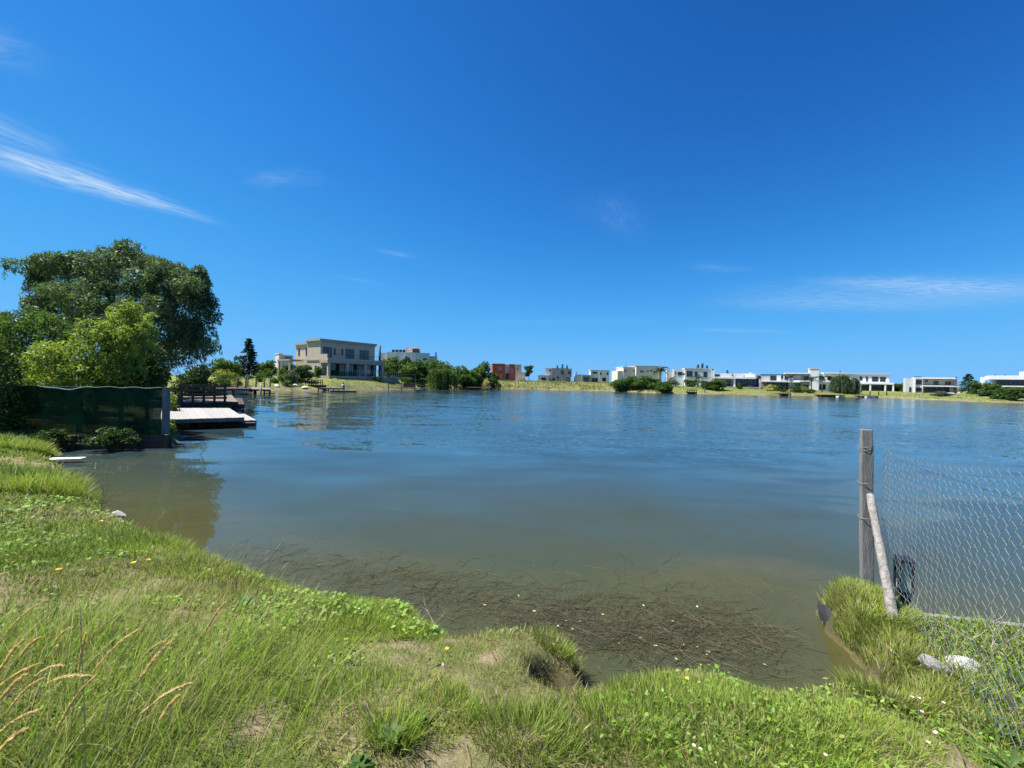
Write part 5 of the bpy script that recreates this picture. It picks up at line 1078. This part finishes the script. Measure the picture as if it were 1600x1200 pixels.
# ------------------------------------------------------------------ wire fence on the right
def wire_fence():
    P0 = at(1362, 905, 3.93); e = Vector((-.474, -.88, 0)).normalized(); zg0 = tz(P0.x, P0.y)
    root = empty('wire_fence', (P0.x, P0.y, .40), math.atan2(e.y, e.x)); tag(root, 'chain link wire fence with leaning grey end post on the right bank', 'fence')
    galv = mat('fence_wire', (.34, .35, .355), .45, .15, 30, metal=.55)
    L = 3.3; hp, hv = .046, .052; nj = 27
    def ztop(s): return 1.31 + .085 * s - .05 * math.sin(min(s / 2.0, 1) * math.pi)
    def prof(ph):
        pts = []
        for j in range(nj + 1):
            side = (j + ph) % 2; x = hp * side; y = .004 * (1 if side else -1)
            pts.append((x, y, -j * hv + .012)); pts.append((x, -y, -j * hv - .012))
        m = MB(); m.tube(pts, .0012, 4, False); return m.mesh('wire', galv)
    me = [prof(0), prof(1)]; nw = int(L / hp)
    for k in range(nw):
        s = .03 + k * hp; o = link('wire', me[k % 2], root, (s, .055, ztop(s))); o.rotation_euler = (0, 0, 0)
        o.location.y += random.uniform(-.006, .006); o.rotation_euler = (random.uniform(-.006, .006), random.uniform(-.008, .008), 0); o.scale = (1.02, 1, (ztop(s) + .02 - .02 * s) / (nj * hv))
    # end post, brace, line wires and ties
    gp_ = mat('weathered_post', (.25, .24, .225), .92, .35, 5, .9, stretch=(7, 7, .8), bscale=18)
    pm = MB(); pts = []
    for i in range(9): t_ = i / 8; pts.append((-.045 + .012 * t_ + .004 * math.sin(t_ * 9), -.015 - .05 * t_, -.55 + 2.03 * t_))
    pm.tube(pts, [.068 - .006 * i / 8 + .003 * math.sin(i * 2.1) for i in range(9)], 4); pm.build('end_post', gp_, root, bevel=.006)
    br = MB(); br.tube([(.02 + .74 * t_, -.035, .84 - .93 * t_) for t_ in [i / 14 for i in range(15)]], [0.031 + .009 * i / 14 + random.uniform(-.0035, .0035) for i in range(15)], 9); br.build('brace', mat('pale_brace', (.36, .335, .30), .95, .45, 7, 1.0, stretch=(3, 3, 3), bscale=26), root, True)
    for a, b, sag in ((1.24, 1.42, .03), (.62, .60, .02)):
        MB().tube([(L * t_, .06, a + (b - a) * t_ - sag * math.sin(math.pi * t_)) for t_ in (0, .25, .5, .75, 1)], .0016, 4).build('line_wire', mat('dark_wire', (.06, .06, .065), .5, .1, 4, metal=.5), root)
    for z_ in (1.31, 1.28, .95, .6):
        m = MB(); m.tube([(-.04 + .064 * math.cos(a), -.06 + .02 * (1.3 - z_) + .064 * math.sin(a), z_ + .01 * math.sin(a * 2)) for a in [6.283 * i / 14 for i in range(15)]], .0022, 4); m.build('tie_wire', galv, root)
wire_fence()
def lantern():
    g = at(1411, 936, 3.62); zg = tz(g.x, g.y); d = 3.62 / FPX
    root = empty('garden_lantern', (g.x, g.y, zg), -.5); tag(root, 'small black garden lantern with pale pane behind the wire fence', 'lantern')
    zt_ = at(1411, 872, 3.62).z - zg; w_ = 11 * d * .72
    MB().box(-w_ * .9, w_ * .9, -.05, .05, -.1, zt_ * .42).build('base', W_DARK, root); MB().box(-w_ * 1.15, w_ * 1.15, -.075, .075, zt_ - .022, zt_).build('cap', W_DARK, root)
    for sx in (-1, 1):
        for sy in (-1, 1): MB().box(sx * w_ - .009, sx * w_ + .009, sy * .055 - .009, sy * .055 + .009, zt_ * .423, zt_ - .024).build('frame_post', W_DARK, root)
    MB().box(-w_ + .01, w_ - .01, -.045, .045, zt_ * .425, zt_ - .026).build('pane', mat('frosted_pane', (.42, .50, .44), .25, .1, 9), root)
lantern()
def coping():
    m = MB(); m.prism([(3.62, 3.40), (4.3, 3.27), (8, 3.12), (30, 1.9), (30, 1.96), (8, 3.17), (4.3, 3.32), (3.62, 3.45)], -.6, .345); o = m.build('lawn_edging', mat('pale_concrete', (.22, .215, .19), .9, .12, 4, .4)); tag(o, 'pale concrete edging of the lawn behind the wire fence', 'edging')
coping()
def mound_sheet():  # rough black sheet standing against the mound's left face
    V = []; F = []; pts = [(2.70, 2.86), (2.80, 3.0), (2.86, 3.2), (2.90, 3.45), (2.95, 3.72), (3.05, 3.98), (3.2, 4.16)]
    pts = [tuple(np.array(pts[i]) * (1 - q / 4) + np.array(pts[i + 1]) * q / 4) for i in range(len(pts) - 1) for q in range(4)]
    for i, p in enumerate(pts):
        for k in range(5): V.append((p[0] + .075 + .05 * k / 4 + random.uniform(-.02, .02), p[1] + random.uniform(-.015, .015), -.25 + (.39 + random.uniform(-.05, .05)) * k / 4 + random.uniform(-.015, .015)))
    for i in range(len(pts) - 1):
        for k in range(4): a = i * 5 + k; F.append((a, a + 5, a + 6, a + 1))
    m = MB(); m.v = V; m.f = F; o = m.build('bank_sheet', mat('black_sheet', (.022, .022, .024), .6, .3, 9, .6), None, True); sm = o.modifiers.new('t', 'SOLIDIFY'); sm.thickness = .03
    tag(o, 'black eroded liner facing the mound under the fence post', 'sheet')
mound_sheet()
def twig_plant(name, label, px, py, z, H, n, m, spread=.6, cat='weed', r=.004):
    g = gp(px, py, z); zg = tz(g.x, g.y); root = empty(name, (g.x, g.y, max(zg, -.05))); tag(root, label, cat); mb = MB(); R_ = random.Random(px)
    def grow(p, d, L, r0, lev):
        pts = [p]; q = p.copy()
        for i in range(4): d = (d + Vector((R_.uniform(-.22, .22), R_.uniform(-.22, .22), R_.uniform(-.1, .2)))).normalized(); q = q + d * L / 4; pts.append(q.copy())
        mb.tube(pts, [r0 * (1 - .17 * i) for i in range(5)], 4, False)
        if lev < 2:
            for _ in range(R_.choice([2, 3])): k = R_.choice([2, 3, 4]); grow(pts[k], (d + Vector((R_.uniform(-.9, .9), R_.uniform(-.9, .9), R_.uniform(-.1, .5)))).normalized(), L * R_.uniform(.4, .65), r0 * .6, lev + 1)
    for i in range(n): grow(Vector((R_.uniform(-.05, .05), R_.uniform(-.05, .05), -.02)), Vector((R_.uniform(-spread, spread), R_.uniform(-spread, spread), 1)).normalized(), H * R_.uniform(.6, 1), r, 0)
    mb.build('branches', m, root); return root
DRYT = mat('dry_twig', (.42, .35, .27), .9, .2, 8); BRT = mat('brown_twig', (.17, .13, .10), .9, .2, 8)
twig_plant('dry_weed', 'tall pale dry branched weed behind the wire fence at the right edge', 1610, 1090, .5, .62, 3, DRYT, .5, r=.005)
twig_plant('dry_weed', 'pale dry branched weed in front of the water right of the lantern', 1575, 1040, .48, .48, 3, DRYT, .7)
twig_plant('dead_twigs', 'dead brown twigs sticking out over the water left of the mound', 1318, 985, .08, .28, 6, BRT, 1.6, r=.0025)
twig_plant('dead_twigs', 'dead brown twigs on the bank beside the pale rock', 155, 800, .15, .4, 5, BRT, 1.2, r=.004)
twig_plant('dead_twigs', 'dry fallen twigs on the worn bank edge in the middle', 672, 985, .2, .2, 5, DRYT, 2.5, r=.003)
def broad_weed(label, px, py, z, n, L, W, lm, name='broadleaf_weed', up=.55):
    """a rosette whose large leaves are parts"""
    g = gp(px, py, z); zg = tz(g.x, g.y); root = empty(name, (g.x, g.y, zg)); tag(root, label, 'weed', None); ms = []
    for v in range(3):
        V = []; F = []; k = 7
        for i in range(k + 1):
            t_ = i / k; w_ = W * math.sin(math.pi * min(t_ * .92 + .06, 1)) ** .8 * (1 + .12 * math.sin(i * 2.3 + v)); x = L * t_; zz = L * (up * t_ - .55 * t_ * t_) ; V += [(x, -w_, zz + w_ * .25), (x, 0, zz), (x, w_, zz + w_ * .25)]
        for i in range(k):
            for q in (0, 1): a = i * 3 + q; F.append((a, a + 1, a + 4, a + 3))
        m = MB(); m.v = V; m.f = F; ms.append(m.mesh('leaf', LM[lm], True))
    for i in range(n):
        o = link('leaf', ms[i % 3], root, (0, 0, .015 + random.uniform(0, .02))); o.rotation_euler = (random.uniform(-.25, .25), random.uniform(-.6, .1), 6.283 * i / n + random.uniform(-.3, .3)); s_ = random.uniform(.65, 1.1); o.scale = (s_, s_, s_)
for lab, px, py, z, n, L, W, lm in [('dark broadleaf weed in the turf at bottom centre left', 614, 1150, .6, 11, .11, .020, 'green'), ('small broadleaf rosette at the bottom middle', 655, 1120, .55, 8, .07, .016, 'hedge'), ('long leaved weed at the lower right corner', 1560, 1130, .45, 11, .17, .011, 'green'), ('long leaved weed at the right edge below the stones', 1600, 1060, .42, 11, .16, .011, 'hedge'), ('long leaved weed in the bottom right corner', 1580, 1190, .5, 11, .16, .011, 'green'), ('small dock leaf rosette on the left slope', 380, 955, .4, 9, .12, .03, 'green'), ('broad leaf weed right of the two stones', 1535, 1075, .42, 10, .13, .010, 'green'), ('small rosette near the bottom edge in the middle', 560, 1180, .66, 8, .06, .016, 'hedge')]:
    broad_weed(lab, px, py, z, n, L, W, lm)

# ------------------------------------------------------------------ seed heads and flowers
STEM = mat('dry_stem', (.36, .34, .14), .8, .15, 12); HEAD = mat('golden_seed_head', (.66, .49, .24), .85, .2, 60, .8, bscale=220)
SPIKE = leafmat('seed_spikelet', (.46, .33, .15), (.66, .49, .25), (.80, .64, .38), .35)
def seed_heads():
    Z = [((0, 460), (275, 215)), ((-20, 660), (150, 440)), ((-10, 725), (245, 585)), ((462, 640), (505, 410)), ((545, 640), (820, 385)), ((812, 690), (1020, 445)), ((820, 570), (980, 455)), ((820, 890), (1130, 700)), ((935, 920), (1050, 770)), ((330, 980), (570, 655)), ((-20, 1010), (230, 860)), ((-20, 1120), (150, 965)), ((40, 880), (260, 670)), ((270, 705), (540, 662)), ((0, 800), (145, 650)), ((210, 660), (380, 600)), ((1190, 430), (1325, 225)), ((475, 430), (462, 210)), ((310, 480), (420, 375)), ((120, 540), (240, 435)), ((540, 200), (600, 60)), ((280, 300), (310, 50)), ((950, 200), (1020, 60)), ((1010, 350), (1110, 210))]
    for i, (a, b) in enumerate(Z):
        p0 = (a[0] / 3.75, 880 + a[1] / 3.75); p1 = (b[0] / 3.75, 880 + b[1] / 3.75)
        z0 = 1.16 + .1 * (i % 3) if p0[1] > 980 else .95; g = gp(p0[0], p0[1], z0); D = g.y; A = g; B = at(p1[0], p1[1], D + .04 * (i % 3 - 1))
        d = (B - A); base = A - d.normalized() * .32 + Vector((-.05, .05, 0)); base.z = max(tz(base.x, base.y), .2); root = empty('grass_stalk', base); tag(root, 'golden dry grass stalk bending over the tall grass at lower left', 'grass stalk', 'golden dry grass stalks')
        A2, B2 = A - base, B - base; mid = Vector((A2.x * .35, A2.y * .35, A2.z * .55)); MB().tube([(0, 0, -.02), mid, A2], [.0018, .0016, .0013], 4).build('stem', STEM, root)
        k = 20; pts = []; L = d.length; dro = .10 * L
        for q in range(k + 1): t_ = q / k; pts.append(A2.lerp(B2, t_) + Vector((0, 0, dro * (math.sin(math.pi * t_)) * .8)))
        rad = [.0012 + (.0042 + .0012 * (i % 2)) * math.sin(math.pi * min(1, .12 + .86 * q / k)) ** .7 * (1 + random.uniform(-.28, .28)) for q in range(k + 1)]
        if i in (17, 21, 22, 23): rad = [x * .55 for x in rad]
        hd = MB().tube(pts, [x * .6 for x in rad], 6).build('seed_head', HEAD, root)
        m_ = 150 if i not in (17, 21, 22, 23) else 60; tt = rng.uniform(0, 1, m_); PP = np.array([list(p) for p in pts]); ii = np.minimum((tt * k).astype(int), k - 1); fr_ = (tt * k - ii)[:, None]
        C_ = PP[ii] * (1 - fr_) + PP[ii + 1] * fr_; T_ = unit(PP[ii + 1] - PP[ii]); O_ = unit(np.cross(T_, rng.normal(0, 1, (m_, 3)))); rr_ = np.array(rad)[ii][:, None]
        V_ = leaves(C_ + O_ * rr_ * .8, T_ + O_ * .35, .013, .0026); link('spikelets', np_mesh('spikelets', V_, quads(len(V_)), SPIKE), hd)
    for i in range(26):       # thin brown stalks by the bank edge
        px = random.choice([random.uniform(330, 420), random.uniform(250, 420), random.uniform(200, 480)]); py = random.uniform(880, 960); g = gp(px, py, .35); zg = tz(g.x, g.y); root = empty('thin_grass_stalk', (g.x, g.y, zg)); tag(root, 'thin reddish brown grass stalk at the bank edge left of the weed mat', 'grass stalk', 'thin brown grass stalks')
        h_ = random.uniform(.22, .42); dx = random.uniform(.05, .22); MB().tube([(0, 0, -.02), (dx * .3, 0, h_ * .5), (dx * .7, .01, h_ * .8)], .0016, 4).build('stem', STEM, root); MB().tube([(dx * .7, .01, h_ * .8), (dx * .85, .012, h_ * .9), (dx, .015, h_)], [.0016, .004, .001], 5).build('seed_head', mat('brown_seed_head', (.42, .29, .17), .9, .2, 60), root)
    g = gp(818, 988, .12); zg = tz(g.x, g.y - .05); root = empty('reed_stalk', (g.x, g.y - .05, zg)); tag(root, 'single pale upright seed stalk at the bank edge by the hollow', 'grass stalk'); MB().tube([(0, 0, -.02), (.005, 0, .06)], .002, 4).build('stem', STEM, root); MB().tube([(.005, 0, .06), (.01, 0, .1), (.018, 0, .16)], [.003, .006, .001], 6).build('seed_head', HEAD, root)
seed_heads()
YEL = mat('yellow_petal', (.80, .52, .02), .6, .15, 20); WHP = mat('white_petal', (.75, .75, .70), .6, .08, 20)
def flowers():
    def fl(name, label, px, py, z, r, m, group):
        g = gp(px, py, z); zg = tz(g.x, g.y); root = empty(name, (g.x, g.y, zg)); tag(root, label, 'flower', group); h_ = max(z - zg, .05)
        MB().tube([(0, 0, -.01), (0, 0, h_)], .0012, 4).build('stem', STEM, root); mb = MB()
        for k in range(9):
            a = 6.283 * k / 9; c, s_ = math.cos(a), math.sin(a); mb.poly([(0, 0, h_), (c * r * .6 - s_ * r * .22, s_ * r * .6 + c * r * .22, h_ + .003), (c * r, s_ * r, h_ + .004), (c * r * .6 + s_ * r * .22, s_ * r * .6 - c * r * .22, h_ + .002)])
        mb.build('petals', m, root); MB().tube([(0, 0, h_ - .003), (0, 0, h_ + .005)], r * .25, 7).build('flower_centre', YEL, root)
    for lab, px, py in (('yellow flower near the pale rock on the left slope', 158, 814), ('yellow flower in the middle of the left slope', 232, 877), ('yellow flower on the dry left slope', 208, 889), ('yellow flower above the golden stalks', 91, 922), ('yellow flower in front of the worn bank edge', 698, 1020), ('yellow flower on the bright green turf below the weed mat', 1073, 1068)):
        fl('yellow_flower', lab, px, py, .42 if px < 300 else (.36 if px < 900 else .3), .016 if px > 600 else .024, YEL, 'yellow flowers in the turf')
    for i, (px, py) in enumerate([(1092, 1068), (1084, 1165), (1094, 1172), (1289, 1186), (1436, 1091), (1440, 1112), (1460, 1145), (1474, 1098), (1462, 1144), (1450, 1160), (560, 960), (1425, 1089)]):
        fl('white_flower', 'small white flower low in the turf on the right half of the bank' if px > 600 else 'small white flower in the turf left of the worn bank edge', px, py, .5 if py > 1090 else .34, .010, WHP, 'small white flowers in the turf' if px > 600 else None)
flowers()

# ------------------------------------------------------------------ person sitting on the jetty
def person():
    g = at(534, 600, 66.3); root = empty('person', (g.x, g.y + .6, .55), math.radians(-60)); tag(root, 'person in white top and dark trousers sitting on the beige house jetty', 'person')
    sk = [((0, 0, .12), .15), ((.02, 0, .32), .14), ((.05, 0, .52), .16), ((.07, 0, .62), .06), ((.09, 0, .70), .075), ((.11, 0, .80), .095), ((.11, 0, .88), .07),
          ((.20, .10, .14), .085), ((.42, .12, .34), .065), ((.52, .12, .04), .045), ((.60, .12, .03), .04), ((.20, -.10, .14), .085), ((.44, -.12, .30), .065), ((.56, -.12, .04), .045), ((.64, -.12, .03), .04),
          ((.05, .20, .52), .055), ((.12, .25, .32), .045), ((.30, .17, .30), .035), ((.36, .14, .33), .03), ((.05, -.20, .52), .055), ((.12, -.25, .32), .045), ((.30, -.17, .29), .035), ((.37, -.14, .31), .03)]
    ed = [(0, 1), (1, 2), (2, 3), (3, 4), (4, 5), (5, 6), (0, 7), (7, 8), (8, 9), (9, 10), (0, 11), (11, 12), (12, 13), (13, 14), (2, 15), (15, 16), (16, 17), (17, 18), (2, 19), (19, 20), (20, 21), (21, 22)]
    me = bpy.data.meshes.new('body'); me.from_pydata([s_[0] for s_ in sk], ed, []); o = link('body', me, root); mod = o.modifiers.new('skin', 'SKIN'); me.materials.append(mat('skin', (.45, .28, .2), .6, .05, 8))
    for v, s_ in zip(me.skin_vertices[0].data, sk): v.radius = (s_[1], s_[1])
    me.skin_vertices[0].data[0].use_root = True; o.modifiers.new('sub', 'SUBSURF').levels = 1; o.modifiers['sub'].render_levels = 1
    MB().tube([(0, 0, .10), (.02, 0, .32), (.05, 0, .5), (.065, 0, .60)], [.18, .165, .20, .10], 10).build('shirt', mat('white_shirt', (.75, .74, .72), .8, .05, 5), root, True)
    for s_ in (-1, 1):
        MB().tube([(.05, s_ * .17, .54), (.08, s_ * .23, .42), (.11, s_ * .25, .34)], [.075, .07, .06], 7).build('sleeve', mat('white_shirt'), root, True)
        MB().tube([(0, s_ * .06, .1), (.2, s_ * .10, .15), (.42, s_ * .12, .34), (.50, s_ * .12, .1)], [.12, .105, .085, .062], 8).build('trouser_leg', mat('dark_cloth', (.03, .032, .045), .9, .1, 5), root, True)
    hb = MB(); hb.tube([(.06, 0, .72), (.06, 0, .80), (.08, 0, .88), (.10, 0, .955)], [.085, .105, .105, .05], 9); hb.build('hair', mat('black_hair', (.012, .010, .010), .6, .1, 9), root, True)
person()
